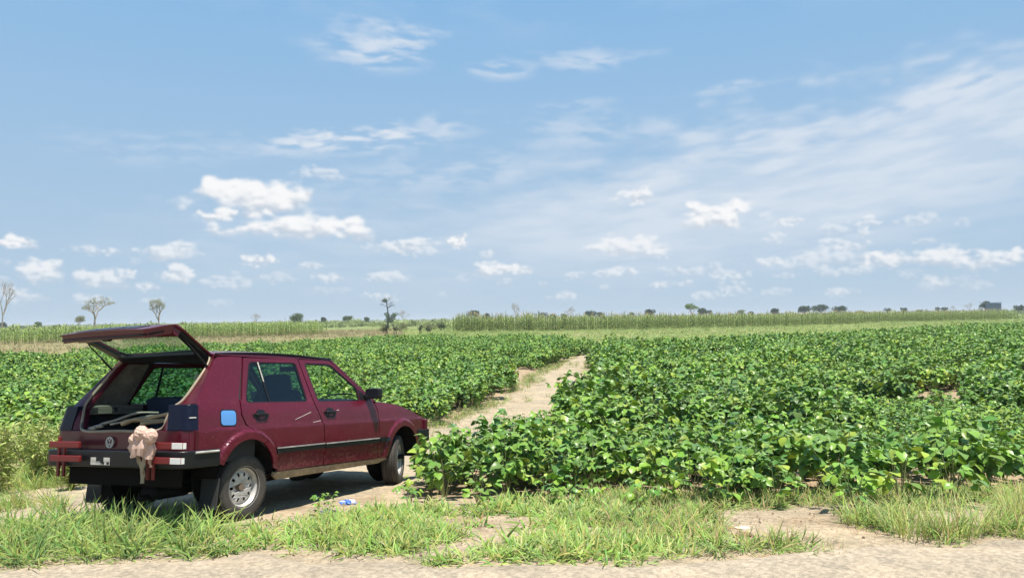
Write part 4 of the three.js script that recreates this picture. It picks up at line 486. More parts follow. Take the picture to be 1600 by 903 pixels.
for (const sgn of [1, -1]) {
  const flip = sgn < 0, side = sgn > 0 ? 'right' : 'left';
  const q = mesh('quarter_panel', lift(panel(quarter, null, 0.02, bump(sgn, 0), 0.006, flip)), mSide, car);
  mesh('fender', lift(panel(fender, null, 0.02, bump(sgn, 0), 0.006, flip)), mSide, car);
  const dr = mesh('door', lift(panel(doorRear, [winRear], 0.02, bump(sgn, 0.002), 0.02, flip)), mSide, car); if (flip === false) tag(dr, 'scratched maroon rear door');
  const df = mesh('door', lift(panel(doorFront, [winFront], 0.02, bump(sgn, 0.002), 0.02, flip)), mSide, car);
  // window frames, glass
  const frame = w => { const c = w.reduce((a, p) => [a[0] + p[0] / w.length, a[1] + p[1] / w.length], [0, 0]); return w.map(p => { const dx = c[0] - p[0], dy = c[1] - p[1], l = Math.hypot(dx, dy); return [p[0] + dx / l * 0.02, p[1] + dy / l * 0.02]; }); };
  mesh('window_seal', lift(panel(winRear, [frame(winRear)], 0.06, bump(sgn, -0.002), 0.012, flip)), mBlack, dr); mesh('window_seal', lift(panel(winFront, [frame(winFront)], 0.06, bump(sgn, -0.002), 0.012, flip)), mBlack, df);
  mesh('window', lift(panel(frame(winRear), null, 0.06, bump(sgn, -0.007), 0.0, flip)), gTeal, dr);
  if (sgn < 0) mesh('window', lift(panel(frame(winFront), null, 0.06, bump(sgn, -0.007), 0.0, flip)), gClear, df);
  else mesh('window', lift(panel([[1.01, 0.90], [1.72, 0.90], [1.72, 0.925], [1.008, 0.93]], null, 0.06, bump(sgn, -0.012), 0.003, flip)), gClear, df); // wound down
  const divider = lift(panel([[0.284, 1.285], [0.304, 1.285], [0.328, 0.915], [0.308, 0.915]], null, 0.05, bump(sgn, -0.001), 0.012, flip)); mesh('window_divider', divider, sgn > 0 ? mBlack : mBlack, dr); if (sgn > 0) mesh('divider_strip', lift(panel([[0.286, 1.282], [0.300, 1.282], [0.313, 1.10], [0.300, 1.10]], null, 0.05, bump(1, 0.002), 0.002, false)), mWhite, dr);
  // mirror triangle and mirror on the front door
  const tri = mesh('mirror_base', lift(panel([[1.742, 1.04], [1.918, 0.912], [1.728, 0.910]], null, 0.05, bump(sgn, 0.004), 0.01, flip)), mBlack, df);
  const mir = [rbox(0.10, 0.118, 0.165, 1.875, 0.985, sgn * 0.855, 0.025, [0, sgn * 0.2, 0]), rbox(0.05, 0.05, 0.08, 1.83, 0.95, sgn * 0.765, 0.012)]; mesh('wing_mirror', lift(merge(mir)), mBlack, df); mesh('mirror_glass', lift(rbox(0.004, 0.098, 0.14, 1.822, 0.985, sgn * 0.848, 0.001, [0, sgn * 0.2, 0])), mTrim, df);
  // handles: black surround, cup and grip
  for (const [dx, host] of [[0.162, dr], [1.157, df]]) { const y = 0.79, z = sgn * (sideZ(dx, y) + 0.004); const cup = lift(panel(rounded([[dx - 0.10, y + 0.016], [dx + 0.10, y + 0.014], [dx + 0.10, y - 0.012], [dx + 0.055, y - 0.048], [dx - 0.045, y - 0.048], [dx - 0.10, y - 0.012]], 0.014), null, 0.04, bump(sgn, 0.006), 0.004, flip)); const hd = mesh('door_handle', cup, mBlack, host); mesh('handle_grip', lift(rbox(0.15, 0.022, 0.022, dx, y + 0.006, z + sgn * 0.016, 0.008)), mTrim, host); mesh('handle_cap', lift(panel(rounded([[dx - 0.045, y + 0.05], [dx + 0.045, y + 0.05], [dx + 0.06, y + 0.012], [dx - 0.06, y + 0.012]], 0.03), null, 0.04, bump(sgn, 0.007), 0.004, flip)), mTrim, host); mesh('handle_recess', lift(panel(rounded([[dx - 0.03, y - 0.008], [dx + 0.045, y - 0.008], [dx + 0.035, y - 0.036], [dx - 0.028, y - 0.036]], 0.01), null, 0.04, bump(sgn, 0.009), 0.003, flip)), mPaint, host); }
  // rub strips
  for (const [x0, x1, host] of [[0.34, 1.03, dr], [1.05, 1.995, df]]) { mesh('rub_strip', lift(panel([[x0, 0.435], [x1, 0.440], [x1, 0.492], [x0, 0.488]], null, 0.08, bump(sgn, 0.018), 0.016, flip)), mBlack, host); mesh('strip_trim', lift(panel([[x0, 0.478], [x1, 0.481], [x1, 0.4925], [x0, 0.4885]], null, 0.08, bump(sgn, 0.021), 0.004, flip)), mSteel, host); }
  mesh('rub_strip', lift(panel([[2.02, 0.440], [2.175, 0.440], [2.18, 0.492], [2.02, 0.492]], null, 0.08, bump(sgn, 0.018), 0.016, flip)), mBlack, car);
  // roof rail and front pillar, sill, inner trims
  const rail = []; for (let x = -0.2; x <= 1.40; x += 0.05) rail.push([x, railY(x) + 0.004]); const low = []; for (let x = 1.40; x >= -0.2; x -= 0.05) low.push([x, Math.min(x > 0.87 ? 1.341 : 1.329, railY(x) - 0.008)]);
  mesh('roof_rail', lift(panel(rail.concat(low), null, 0.05, bump(sgn, 0.001), 0.03, flip)), mPaint, car);
  mesh('roof_moulding', lift(tube(rail.filter((_, i) => i % 4 === 0).concat([[1.405, railY(1.4)]]).map(([x, y]) => [x, y + 0.006, sgn * 0.603]), 0.009, 6, 24)), mBlack, car);
  mesh('front_pillar', lift(panel([[1.393, 1.341], [1.425, 1.352], [2.02, 0.892], [1.955, 0.903]], null, 0.05, bump(sgn, 0.001), 0.04, flip)), mPaint, car);
  mesh('sill', lift(panel([[0.33, 0.262], [0.33, 0.225], [0.40, 0.190], [2.05, 0.205], [2.17, 0.24], [2.14, 0.258], [2.0, 0.256]], null, 0.06, bump(sgn, -0.004), 0.03, flip)), mMud, car);
  mesh('door_trim', lift(panel([[0.02, 0.87], [0.93, 0.87], [1.0, 0.3], [0.42, 0.3], [0.25, 0.58]], null, 0.1, bump(sgn, -0.05), 0.02, flip)), mDark, dr); mesh('door_trim', lift(panel([[0.97, 0.87], [1.92, 0.87], [1.98, 0.3], [1.08, 0.3]], null, 0.1, bump(sgn, -0.05), 0.02, flip)), mDark, df);
  mesh('door_jamb', lift(panel([[0.07, 1.325], [0.165, 1.325], [-0.01, 0.95], [-0.03, 0.80], [0.03, 0.70], [0.27, 0.53], [0.20, 0.50], [-0.09, 0.70], [-0.13, 0.80], [-0.11, 0.95]], null, 0.05, bump(sgn, -0.022), 0.006, flip)), mDark, car); mesh('door_jamb', lift(panel([[0.85, 1.34], [0.91, 1.34], [0.98, 0.88], [1.07, 0.67], [1.07, 0.27], [1.02, 0.27], [1.0, 0.67], [0.91, 0.88]], null, 0.05, bump(sgn, -0.022), 0.006, flip)), mDark, car);
  mesh('pillar_trim', lift(panel([[0.10, 1.30], [-0.18, 1.29], [-0.50, 0.905], [-0.02, 0.905]], null, 0.06, bump(sgn, -0.028), 0.012, flip)), mInner, car);
  mesh('pillar_trim', lift(panel([[0.83, 1.31], [0.93, 1.31], [1.0, 0.9], [0.86, 0.9]], null, 0.06, bump(sgn, -0.03), 0.012, flip)), mDark, car);
  mesh('luggage_trim', lift(panel([[0.12, 0.83], [-0.60, 0.80], [-0.60, 0.40], [0.12, 0.40]], null, 0.1, bump(sgn, -0.075), 0.012, flip)), mDark, car);
  const shelf = mesh('shelf_support', lift(rbox(0.62, 0.085, 0.10, -0.23, 0.862, sgn * 0.665, 0.012)), mInner, car); for (const x of [-0.44, -0.24]) mesh('slot', lift(rbox(0.055, 0.045, 0.006, x, 0.862, sgn * 0.613, 0.003)), mDark, shelf);
  // wheel housings
  for (const [ax, ay, ar] of [archR, archF]) { const g = new THREE.CylinderGeometry(ar + 0.018, ar + 0.018, 0.30, 28, 1, true, Math.PI * 0.5, Math.PI); g.rotateX(Math.PI / 2); g.rotateZ(0); const p = g.attributes.position; g.translate(ax, ay, sgn * 0.655); mesh('wheel_housing', lift(g), mUnder, car); mesh('housing_wall', lift(new THREE.CircleGeometry(ar + 0.018, 24).translate(ax, ay, sgn * 0.508)), mUnder, car); }
  // tail lamp wrapped round the corner
  { const pl = new THREE.Shape(); pl.moveTo(-0.573, 0.818); pl.lineTo(-0.615, 0.812); pl.quadraticCurveTo(-0.662, 0.805, -0.668, 0.74); pl.lineTo(-0.676, 0.60); pl.lineTo(-0.63, 0.60); pl.lineTo(-0.60, 0.70); pl.lineTo(-0.573, 0.78); const g = new THREE.ExtrudeGeometry(pl, { depth: 0.200, bevelEnabled: true, bevelThickness: 0.006, bevelSize: 0.004, bevelSegments: 2, curveSegments: 10 }); g.rotateX(Math.PI / 2); g.translate(0, 0.892, 0); /* plan y became z */ const p = g.attributes.position; for (let i = 0; i < p.count; i++) { const y = p.getY(i), k = sideZ(-0.6, clamp(y, 0.69, 0.9)) / sideZ(-0.6, 0.69); p.setZ(i, sgn * Math.abs(p.getZ(i)) * k); p.setX(i, p.getX(i) + (y - 0.69) * 0.16); } if (sgn < 0) { const ix = g.attributes.position.count; for (let i = 0; i < ix; i += 3) for (const at of [g.attributes.position, g.attributes.uv]) { const n = at.itemSize; for (let c = 0; c < n; c++) { const a = at.array[(i + 1) * n + c]; at.array[(i + 1) * n + c] = at.array[(i + 2) * n + c]; at.array[(i + 2) * n + c] = a; } } } g.computeVertexNormals(); const lamp = mesh('tail_lamp', lift(g), mLamp, car);
    mesh('lamp_divider', lift(panel([[-0.640, 0.786], [-0.575, 0.786], [-0.575, 0.794], [-0.640, 0.794]], null, 0.05, (x, y) => [x, y, sgn * (sideZ(x, y) + 0.016)], 0.004, flip)), mWhite, lamp); }
  { // jamb between the tail lamp, the rear pillar and the opening
    const s = new Soup(), A = [[-0.672, 0.690, 0.585], [-0.650, 0.80, 0.59], [-0.628, 0.888, 0.595], [-0.548, 0.905, 0.758], [-0.40, 1.085, 0.695], [-0.235, 1.292, 0.618], [-0.205, 1.345, 0.59]], B = [[-0.655, 0.690, 0.50], [-0.625, 0.80, 0.525], [-0.590, 0.878, 0.56], [-0.545, 0.92, 0.595], [-0.395, 1.095, 0.60], [-0.235, 1.285, 0.575], [-0.205, 1.335, 0.53]]; A.forEach((a, i) => { const b = B[i]; s.v([a[0], a[1], sgn * a[2]], [-1, 0.3, 0], null, [0, i]); s.v([b[0], b[1], sgn * b[2]], [-1, 0.3, 0], null, [0.1, i]); s.v([b[0] + 0.07, b[1] - 0.02, sgn * (b[2] + 0.012)], [-1, 0.3, 0], null, [0.2, i]); }); for (let i = 0; i < A.length - 1; i++) for (const o of [0, 1]) { const a = i * 3 + o, b = a + 3; s.t(a, b, a + 1); s.t(a + 1, b, b + 1); } mesh('opening_jamb', lift(s.geo(true)), mPaint, car);
    mesh('rubber_seal', lift(tube([[-0.668, 0.684, 0], [-0.664, 0.684, sgn * 0.44], [-0.648, 0.71, sgn * 0.505], [-0.622, 0.80, sgn * 0.528], [-0.586, 0.882, sgn * 0.563], [-0.54, 0.93, sgn * 0.597], [-0.395, 1.098, sgn * 0.602], [-0.24, 1.285, sgn * 0.575], [-0.208, 1.334, sgn * 0.52], [-0.205, 1.345, 0]], 0.013, 7, 60)), mSeal, car);
  }
  mesh('mud_flap', rbox(0.012, 0.26, 0.20, -0.335, 0.27, sgn * 0.715, 0.004, [0.0, 0, -0.12]), mRubber, car);
}
tag(mesh('fuel_flap', lift(panel(rounded([[-0.305, 0.842], [-0.140, 0.838], [-0.150, 0.712], [-0.315, 0.717]], 0.035), null, 0.04, bump(1, 0.005), 0.006, false)), mBlue, car), 'bright blue fuel flap'); mesh('flap_gap', lift(panel(rounded([[-0.315, 0.852], [-0.130, 0.848], [-0.140, 0.702], [-0.325, 0.707]], 0.04), null, 0.04, bump(1, 0.0015), 0.002, false)), mBlack, car);
for (const [a, b] of [[[0.62, 0.735], [0.86, 0.80]], [[0.88, 0.70], [1.0, 0.712]], [[1.27, 0.81], [1.31, 0.812]]]) mesh('scratch', lift(panel([[a[0], a[1]], [b[0], b[1]], [b[0], b[1] + 0.005], [a[0], a[1] + 0.004]], null, 0.05, bump(1, 0.0032), 0.001, false)), mWhite, car);
// roof, bonnet, glass, front
mesh('roof', lift(panel([[-0.205, -0.60], [1.405, -0.60], [1.44, -0.3], [1.45, 0], [1.44, 0.3], [1.405, 0.60], [-0.205, 0.60]], null, 0.06, (x, z) => [x, roofY(x, z), z], 0.03, true)), mPaint, car);
mesh('headliner', lift(panel([[-0.16, -0.56], [1.38, -0.56], [1.38, 0.56], [-0.16, 0.56]], null, 0.1, (x, z) => [x, roofY(x, z) - 0.045, z], 0.008, true)), mDark, car);
const fendTop = pchip([[1.98, 0.884], [2.2, 0.876], [2.39, 0.857], [2.6, 0.814], [2.73, 0.780], [2.9, 0.730], [2.99, 0.702], [3.07, 0.674]]);
mesh('bonnet', lift(panel([[2.06, -1], [3.065, -1], [3.085, -0.5], [3.09, 0], [3.085, 0.5], [3.065, 1], [2.06, 1], [2.12, 0]], null, 0.06, (x, t) => { const hz = sideZ(Math.min(x, 3.06), fendTop(x)) - 0.004; return [x, fendTop(x) + 0.045 * (1 - Math.abs(t) ** 2.5) + 0.002, t * hz]; }, 0.01, true)), mPaint, car);
mesh('cowl', lift(panel([[1.96, -0.74], [2.13, -0.74], [2.17, 0], [2.13, 0.74], [1.96, 0.74]], null, 0.1, (x, z) => [x, 0.885 + 0.03 * (1 - (z / 0.75) ** 2), z], 0.02, true)), mBlack, car);
{ const ws = (u, v) => { const w = lerp(0.575, 0.715, v), x = lerp(1.425, 1.99, v) + 0.07 * (1 - u * u), y = lerp(1.358, 0.897, v) + 0.035 * (1 - u * u) * (1 - v * 0.2); return [x, y, u * w]; }; const win = mesh('windscreen', lift(panel([[-1, 0], [1, 0], [1, 1], [-1, 1]], null, 0.1, ws, 0, true)), gClear, car); mesh('windscreen_seal', lift(merge([tube([ws(-1, 0), ws(-0.5, 0), ws(0, 0), ws(0.5, 0), ws(1, 0)], 0.014, 6), tube([ws(-1, 1), ws(-0.5, 1), ws(0, 1), ws(0.5, 1), ws(1, 1)], 0.014, 6), tube([ws(-1, 0), ws(-1, 1)], 0.014, 6), tube([ws(1, 0), ws(1, 1)], 0.014, 6)])), mBlack, win); mesh('wiper', lift(merge([tube([[2.08, 0.93, -0.1], [1.98, 0.985, 0.22], [1.965, 0.985, 0.48]], 0.008, 6), tube([[2.08, 0.93, -0.62], [1.99, 0.985, -0.3], [1.985, 0.985, -0.05]], 0.008, 6)])), mBlack, car); }
const grille = mesh('grille', lift(rbox(0.05, 0.185, 1.36, 3.065, 0.585, 0, 0.015)), mBlack, car); for (let i = 0; i < 5; i++) mesh('grille_bar', lift(rbox(0.014, 0.012, 0.74, 3.094, 0.52 + i * 0.033, 0, 0.004)), mBlack, grille);
for (const z of [-0.5, 0.5]) { const l = mesh('headlight', lift(new THREE.CylinderGeometry(0.085, 0.075, 0.05, 28).rotateZ(-Math.PI / 2).translate(3.09, 0.59, z)), mChrome, car); mesh('headlight_glass', lift(new THREE.SphereGeometry(0.083, 24, 8, 0, Math.PI * 2, 0, 0.9).scale(1, 0.5, 1).rotateZ(-Math.PI / 2).translate(3.085, 0.59, z)), gClear, l); }
for (const z of [-0.745, 0.745]) mesh('corner_trim', lift(rbox(0.06, 0.185, 0.13, 3.07, 0.578, z, 0.02)), mPaint, car);
function wrap(path, y0, y1, thick, round = 0.012) { const s = new THREE.Shape(); path.forEach(([x, z], i) => i ? s.lineTo(x, z) : s.moveTo(x, z)); for (let i = path.length - 1; i >= 0; i--) { const a = path[Math.max(0, i - 1)], b = path[Math.min(path.length - 1, i + 1)], dx = b[0] - a[0], dz = b[1] - a[1], l = Math.hypot(dx, dz); s.lineTo(path[i][0] + dz / l * thick, path[i][1] - dx / l * thick); } const g = new THREE.ExtrudeGeometry(s, { depth: y1 - y0 - 2 * round, bevelEnabled: true, bevelThickness: round, bevelSize: round * 0.8, bevelSegments: 3 }); g.rotateX(Math.PI / 2); g.translate(0, y1 - round, 0); return g; }
const corner = (xs, xr, zs, n = 8) => { const o = []; for (const [sg] of [[1], [-1]]) { } const half = [[xs, zs]]; for (let i = 0; i <= n; i++) { const a = i / n * Math.PI / 2, r = 0.09; half.push([xr + Math.sign(xs - xr) * (r - r * Math.sin(a)), zs - (r - r * Math.cos(a))]); } return half.concat([[xr, zs * 0.5], [xr, 0], [xr, -zs * 0.5]], half.slice().reverse().map(([x, z]) => [x, -z])); };
mesh('rear_panel', lift(wrap(corner(-0.60, -0.668, 0.815), 0.43, 0.686, -0.012, 0.005)), mPaint, car);
const rb = mesh('rear_bumper', lift(wrap(corner(-0.365, -0.742, 0.836), 0.385, 0.525, -0.05, 0.014)), mBlack, car); for (const z of [1, -1]) mesh('bumper_strip', lift(tube([[-0.37, 0.508, z * 0.852], [-0.62, 0.508, z * 0.852]], 0.010, 6)), mSteel, rb);
mesh('front_bumper', lift(wrap(corner(2.86, 3.185, 0.80).reverse(), 0.395, 0.545, -0.05, 0.014)), mBlack, car);
mesh('front_apron', lift(rbox(0.06, 0.20, 1.40, 3.03, 0.31, 0, 0.02)), mBlack, car);
mesh('rear_apron', lift(rbox(0.05, 0.16, 1.36, -0.60, 0.30, 0, 0.02)), mUnder, car); mesh('spare_well', lift(rbox(0.5, 0.16, 0.8, -0.32, 0.30, -0.1, 0.05)), mUnder, car);
{ const pl = mesh('number_plate', lift(rbox(0.006, 0.062, 0.235, -0.7535, 0.435, -0.10, 0.003)), mWhite, car); mesh('plate_stain', lift(merge([rbox(0.003, 0.03, 0.09, -0.7575, 0.452, -0.10, 0.001), rbox(0.003, 0.022, 0.05, -0.7575, 0.428, -0.07, 0.001, [0.4, 0, 0]), rbox(0.003, 0.02, 0.03, -0.7575, 0.421, 0.0, 0.001)])), mBlack, pl); }
{ const e = [new THREE.TorusGeometry(0.043, 0.0055, 8, 36).rotateY(Math.PI / 2)]; const seg = (z0, y0, z1, y1) => e.push(tube([[0, y0, z0], [0, y1, z1]], 0.0052, 6)); seg(-0.017, 0.038, 0, 0.006); seg(0.017, 0.038, 0, 0.006); seg(-0.037, 0.018, -0.018, -0.036); seg(-0.018, -0.036, 0, -0.004); seg(0, -0.004, 0.018, -0.036); seg(0.018, -0.036, 0.037, 0.018); mesh('emblem', lift(merge(e).translate(-0.690, 0.588, -0.075)), mWhite, car); }
// floor, luggage well, seats, dashboard
mesh('floor_pan', lift(rbox(2.7, 0.05, 1.46, 1.32, 0.235, 0, 0.01)), mUnder, car); mesh('engine_bay', lift(rbox(0.9, 0.36, 0.96, 2.5, 0.45, 0, 0.04)), mUnder, car); mesh('luggage_floor', lift(rbox(0.78, 0.03, 1.14, -0.255, 0.46, 0, 0.008)), mDark, car); mesh('luggage_sill', lift(rbox(0.06, 0.20, 1.0, -0.635, 0.575, 0, 0.015)), mDark, car);
const rs = mesh('rear_seat', lift(merge([rbox(0.13, 0.56, 1.24, 0.20, 0.70, 0, 0.05, [0, 0, 0.22]), rbox(0.50, 0.16, 1.24, 0.50, 0.46, 0, 0.06)])), mCloth, car); mesh('seat_edge', lift(rbox(0.02, 0.016, 1.16, 0.125, 0.80, 0, 0.006)), mInner, rs);
for (const z of [-0.36, 0.36]) mesh('front_seat', lift(merge([rbox(0.13, 0.60, 0.48, 0.98, 0.74, z, 0.06, [0, 0, 0.25]), rbox(0.11, 0.24, 0.33, 0.87, 1.07, z, 0.075, [0, 0, 0.2]), rbox(0.50, 0.17, 0.50, 1.25, 0.47, z, 0.07)])), mCloth, car);
mesh('dashboard', lift(merge([rbox(0.42, 0.28, 1.36, 1.90, 0.76, 0, 0.06), rbox(0.2, 0.10, 0.42, 1.78, 0.91, -0.36, 0.03)])), mBlack, car); mesh('steering_wheel', lift(merge([new THREE.TorusGeometry(0.185, 0.014, 10, 36).rotateY(Math.PI / 2).rotateZ(-0.45).translate(1.55, 0.86, -0.36), rbox(0.04, 0.07, 0.34, 1.56, 0.86, -0.36, 0.015, [0, 0, -0.45])])), mBlack, car);
mesh('interior_mirror', lift(rbox(0.03, 0.06, 0.22, 1.43, 1.27, 0, 0.02)), mBlack, car);
mesh('sticker', lift(rbox(0.003, 0.075, 0.075, 0.76, 1.19, -0.655, 0.001, [0.36, 0, 0])), S(0.55, 0.48, 0.28, 0.8), car);
// rear axle and exhaust
mesh('rear_axle', tube([[0.02, 0.29, -0.62], [0.02, 0.29, 0.62]], 0.045, 10), mUnder, car); mesh('exhaust', merge([tube([[2.0, 0.24, 0.2], [0.4, 0.24, 0.25], [-0.3, 0.27, 0.3], [-0.72, 0.27, 0.34]], 0.024, 8), rbox(0.4, 0.11, 0.2, -0.42, 0.29, 0.3, 0.05)]), mUnder, car);
// wheels
function makeWheel(x, y, z, steer, sgn) {
  const T = [[0.168, -0.072], [0.175, -0.082], [0.205, -0.088], [0.245, -0.088], [0.268, -0.080], [0.279, -0.066], [0.2825, -0.052], [0.2825, -0.037], [0.274, -0.035], [0.274, -0.029], [0.285, -0.027], [0.285, -0.005], [0.276, -0.003], [0.276, 0.003], [0.285, 0.005], [0.285, 0.027], [0.274, 0.029], [0.274, 0.035], [0.2825, 0.037], [0.2825, 0.052], [0.279, 0.066], [0.268, 0.080], [0.245, 0.088], [0.205, 0.088], [0.175, 0.082], [0.168, 0.072]].map(([r, w]) => new THREE.Vector2(r, w));
  const pl = g => { g.rotateX(Math.PI / 2); if (sgn < 0) g.rotateY(Math.PI); g.rotateY(steer); g.translate(x, y, z); return g; };
  const blocks = []; for (let i = 0; i < 60; i++) for (const [w, o] of [[-0.064, 0], [0.064, 0.5]]) blocks.push(rbox(0.014, 0.030, 0.008, 0, w, 0, 0.003).translate(0, 0, 0.2795).rotateY((i + o) / 60 * Math.PI * 2));
  const wheel = mesh('wheel', pl(merge([new THREE.LatheGeometry(T, 64), ...blocks])), mTyre, car);
  // pressed steel disc with ten holes
  const sh = new THREE.Shape(); sh.absarc(0, 0, 0.152, 0, Math.PI * 2); for (let i = 0; i < 10; i++) { const a = i / 10 * Math.PI * 2, h = new THREE.Path(); h.absellipse(Math.cos(a) * 0.113, Math.sin(a) * 0.113, 0.021, 0.015, 0, Math.PI * 2, true, a); sh.holes.push(h); }
  const c0 = new THREE.Path(); c0.absarc(0, 0, 0.025, 0, Math.PI * 2, true); sh.holes.push(c0);
  const disc = new THREE.ExtrudeGeometry(sh, { depth: 0.006, bevelEnabled: true, bevelThickness: 0.002, bevelSize: 0.002, bevelSegments: 2, curveSegments: 24 }); disc.rotateX(-Math.PI / 2); { const p = disc.attributes.position; for (let i = 0; i < p.count; i++) { const r = Math.hypot(p.getX(i), p.getZ(i)); p.setY(i, p.getY(i) + 0.028 + interp([[0, -0.022], [0.062, -0.022], [0.078, 0.012], [0.12, 0.010], [0.152, -0.008]], r)); } disc.computeVertexNormals(); }
  mesh('rim_disc', pl(disc), mSteel, wheel);
  mesh('rim', pl(new THREE.LatheGeometry([[0.150, -0.06], [0.150, 0.03], [0.158, 0.055], [0.168, 0.064], [0.178, 0.080], [0.1815, 0.086], [0.184, 0.082], [0.176, 0.068], [0.160, 0.05]].map(([r, w]) => new THREE.Vector2(r, w)), 56)), mSteel, wheel);
  const back = new THREE.CircleGeometry(0.15, 32).rotateX(-Math.PI / 2).translate(0, -0.045, 0); mesh('brake_drum', pl(merge([back, new THREE.CylinderGeometry(0.095, 0.10, 0.05, 28).translate(0, -0.015, 0)])), mUnder, wheel);
  const hub = [new THREE.CylinderGeometry(0.030, 0.034, 0.045, 20).translate(0, 0.028, 0)]; for (let i = 0; i < 4; i++) { const a = i / 4 * Math.PI * 2 + 0.4; hub.push(new THREE.CylinderGeometry(0.0105, 0.0105, 0.03, 6).translate(Math.cos(a) * 0.05, 0.022, Math.sin(a) * 0.05)); } mesh('hub', pl(merge(hub)), mHub, wheel);
  return wheel;
}
makeWheel(0, 0.285, 0.70, 0, 1); makeWheel(0, 0.285, -0.70, 0, -1); makeWheel(2.475, 0.285, 0.70, 0.38, 1); makeWheel(2.475, 0.285, -0.70, 0.38, -1);
// bumper guards: red bars with white reflectors
for (const [z0, z1, post, side] of [[0.44, 0.925, 0.50, 1], [-0.685, -0.30, -0.60, -1]]) {
  const gpost = mesh('bumper_guard', lift(merge([rbox(0.02, 0.34, 0.03, -0.775, 0.47, post, 0.005), rbox(0.02, 0.26, 0.026, -0.775, 0.43, side > 0 ? post + 0.06 : post + 0.07, 0.005), rbox(0.16, 0.02, 0.03, -0.70, 0.40, post, 0.004)])), mRed, car); if (side > 0) tag(gpost, 'red steel guard with white end plates'); else tag(gpost, 'plain red steel guard');
  for (const y of [0.574, 0.457]) { mesh('guard_bar', lift(rbox(0.028, 0.052, z1 - z0, -0.80, y, (z0 + z1) / 2 - (y < 0.5 ? 0.015 * side : 0), 0.006)), mRed, gpost); if (side > 0) mesh('reflector', lift(rbox(0.006, 0.048, 0.112, -0.8175, y, z1 - 0.060 - (y < 0.5 ? 0.015 : 0), 0.002)), mPlate, gpost); if (side > 0) mesh('reflector', lift(rbox(0.03, 0.046, 0.004, -0.80, y, z1 + 0.003 - (y < 0.5 ? 0.015 : 0), 0.001)), mPlate, gpost); }
}
{ // the raised tailgate: built shut, then swung up about its hinge
  const P0 = [-0.190, 1.328], P1 = [-0.519, 0.9175], P2 = [-0.505, 0.685], L1 = Math.hypot(P1[0] - P0[0], P1[1] - P0[1]), L2 = Math.hypot(P2[0] - P1[0], P2[1] - P1[1]), LT = L1 + L2;
  const curve = t => { const w = 0.035, k = smooth(L1 - w, L1 + w, t), d0 = [(P1[0] - P0[0]) / L1, (P1[1] - P0[1]) / L1], d1 = [(P2[0] - P1[0]) / L2, (P2[1] - P1[1]) / L2], a = [P0[0] + d0[0] * t, P0[1] + d0[1] * t], b = [P1[0] + d1[0] * (t - L1), P1[1] + d1[1] * (t - L1)]; return [lerp(a[0], b[0], k), lerp(a[1], b[1], k)]; };
  const skin = (off, crown = 0.022) => (w, t) => { const c = curve(t), q = curve(t + 1e-3), dx = q[0] - c[0], dy = q[1] - c[1], l = Math.hypot(dx, dy), nx = dy / l, ny = -dx / l; const k = off + crown * (1 - (w / 0.66) ** 2) * (0.25 + 0.75 * t / LT); return [c[0] + nx * k, c[1] + ny * k, w]; };
  const swing = g => { g.translate(-P0[0], -P0[1], 0).rotateZ(-1.363).translate(P0[0], P0[1], 0); return lift(g); };
  const halfR = [[0.0, 0.565], [L1 * 0.5, 0.605], [L1 - 0.09, 0.640], [L1 - 0.04, 0.640], [L1, 0.628], [L1 + 0.035, 0.605], [L1 + 0.07, 0.568], [LT - 0.03, 0.545], [LT, 0.515]], out = halfR.map(([t, w]) => [w, t]).concat(halfR.slice().reverse().map(([t, w]) => [-w, t]));
  const gl = rounded([[0.475, 0.085], [0.560, L1 - 0.075], [-0.560, L1 - 0.075], [-0.475, 0.085]], 0.05);
  // which way is out: the skin's normal points back and up when shut
  const gate = mesh('tailgate', swing(panel(out, [gl], 0.05, skin(0), 0.014, true)), mPaint, car); tag(gate, 'raised maroon tailgate with rear window');
  const inset = 0.016, lowBox = halfR.filter(([t]) => t > L1 - 0.08).map(([t, w]) => [w - inset, Math.min(t, LT - 0.012)]); mesh('inner_panel', swing(panel([[0.62, L1 - 0.075]].concat(lowBox.slice(1), lowBox.slice(1).reverse().map(([w, t]) => [-w, t]), [[-0.62, L1 - 0.075]]), null, 0.06, skin(-0.013), 0.065, true)), mPaint, gate);
  const ring = [[0.545, 0.012], [0.59, L1 * 0.5], [0.62, L1 - 0.078], [-0.62, L1 - 0.078], [-0.59, L1 * 0.5], [-0.545, 0.012]], inn = rounded([[0.465, 0.095], [0.548, L1 - 0.088], [-0.548, L1 - 0.088], [-0.465, 0.095]], 0.05); mesh('inner_frame', swing(panel(ring, [inn], 0.06, skin(-0.0135), 0.03, true)), mBlack, gate);
  mesh('rear_window', swing(panel(gl, null, 0.08, skin(-0.006), 0, true)), gGreen, gate);
  mesh('window_seal', swing(tube([...gl, gl[0], gl[1]].filter((_, i) => i % 2 === 0).map(([w, t]) => skin(0.002)(w, t)), 0.011, 6, 90)), mBlack, gate);
  mesh('plate_recess', swing(panel(rounded([[0.40, L1 + 0.055], [0.37, LT - 0.045], [-0.37, LT - 0.045], [-0.40, L1 + 0.055]], 0.012), null, 0.06, skin(0.004), 0.003, true)), mTrim, gate); for (const w of [-0.18, 0.16]) mesh('plate_bolt', swing(new THREE.CylinderGeometry(0.012, 0.012, 0.006, 10).rotateZ(Math.PI / 2 - 0.4).translate(...skin(0.008)(w, L1 + 0.12))), mChrome, gate);
  for (const sg of [1, -1]) { const q = V(...skin(-0.05)(sg * 0.60, 0.38)).sub(V(P0[0], P0[1], 0)).applyAxisAngle(V(0, 0, 1), -1.363).add(V(P0[0], P0[1], 0)); mesh('gas_strut', lift(merge([tube([[-0.27, 1.21, sg * 0.60], q.toArray()], 0.006, 8), tube([[-0.27, 1.21, sg * 0.60], V(-0.27, 1.21, sg * 0.60).lerp(q, 0.5).toArray()], 0.010, 8)])), mBlack, car); }
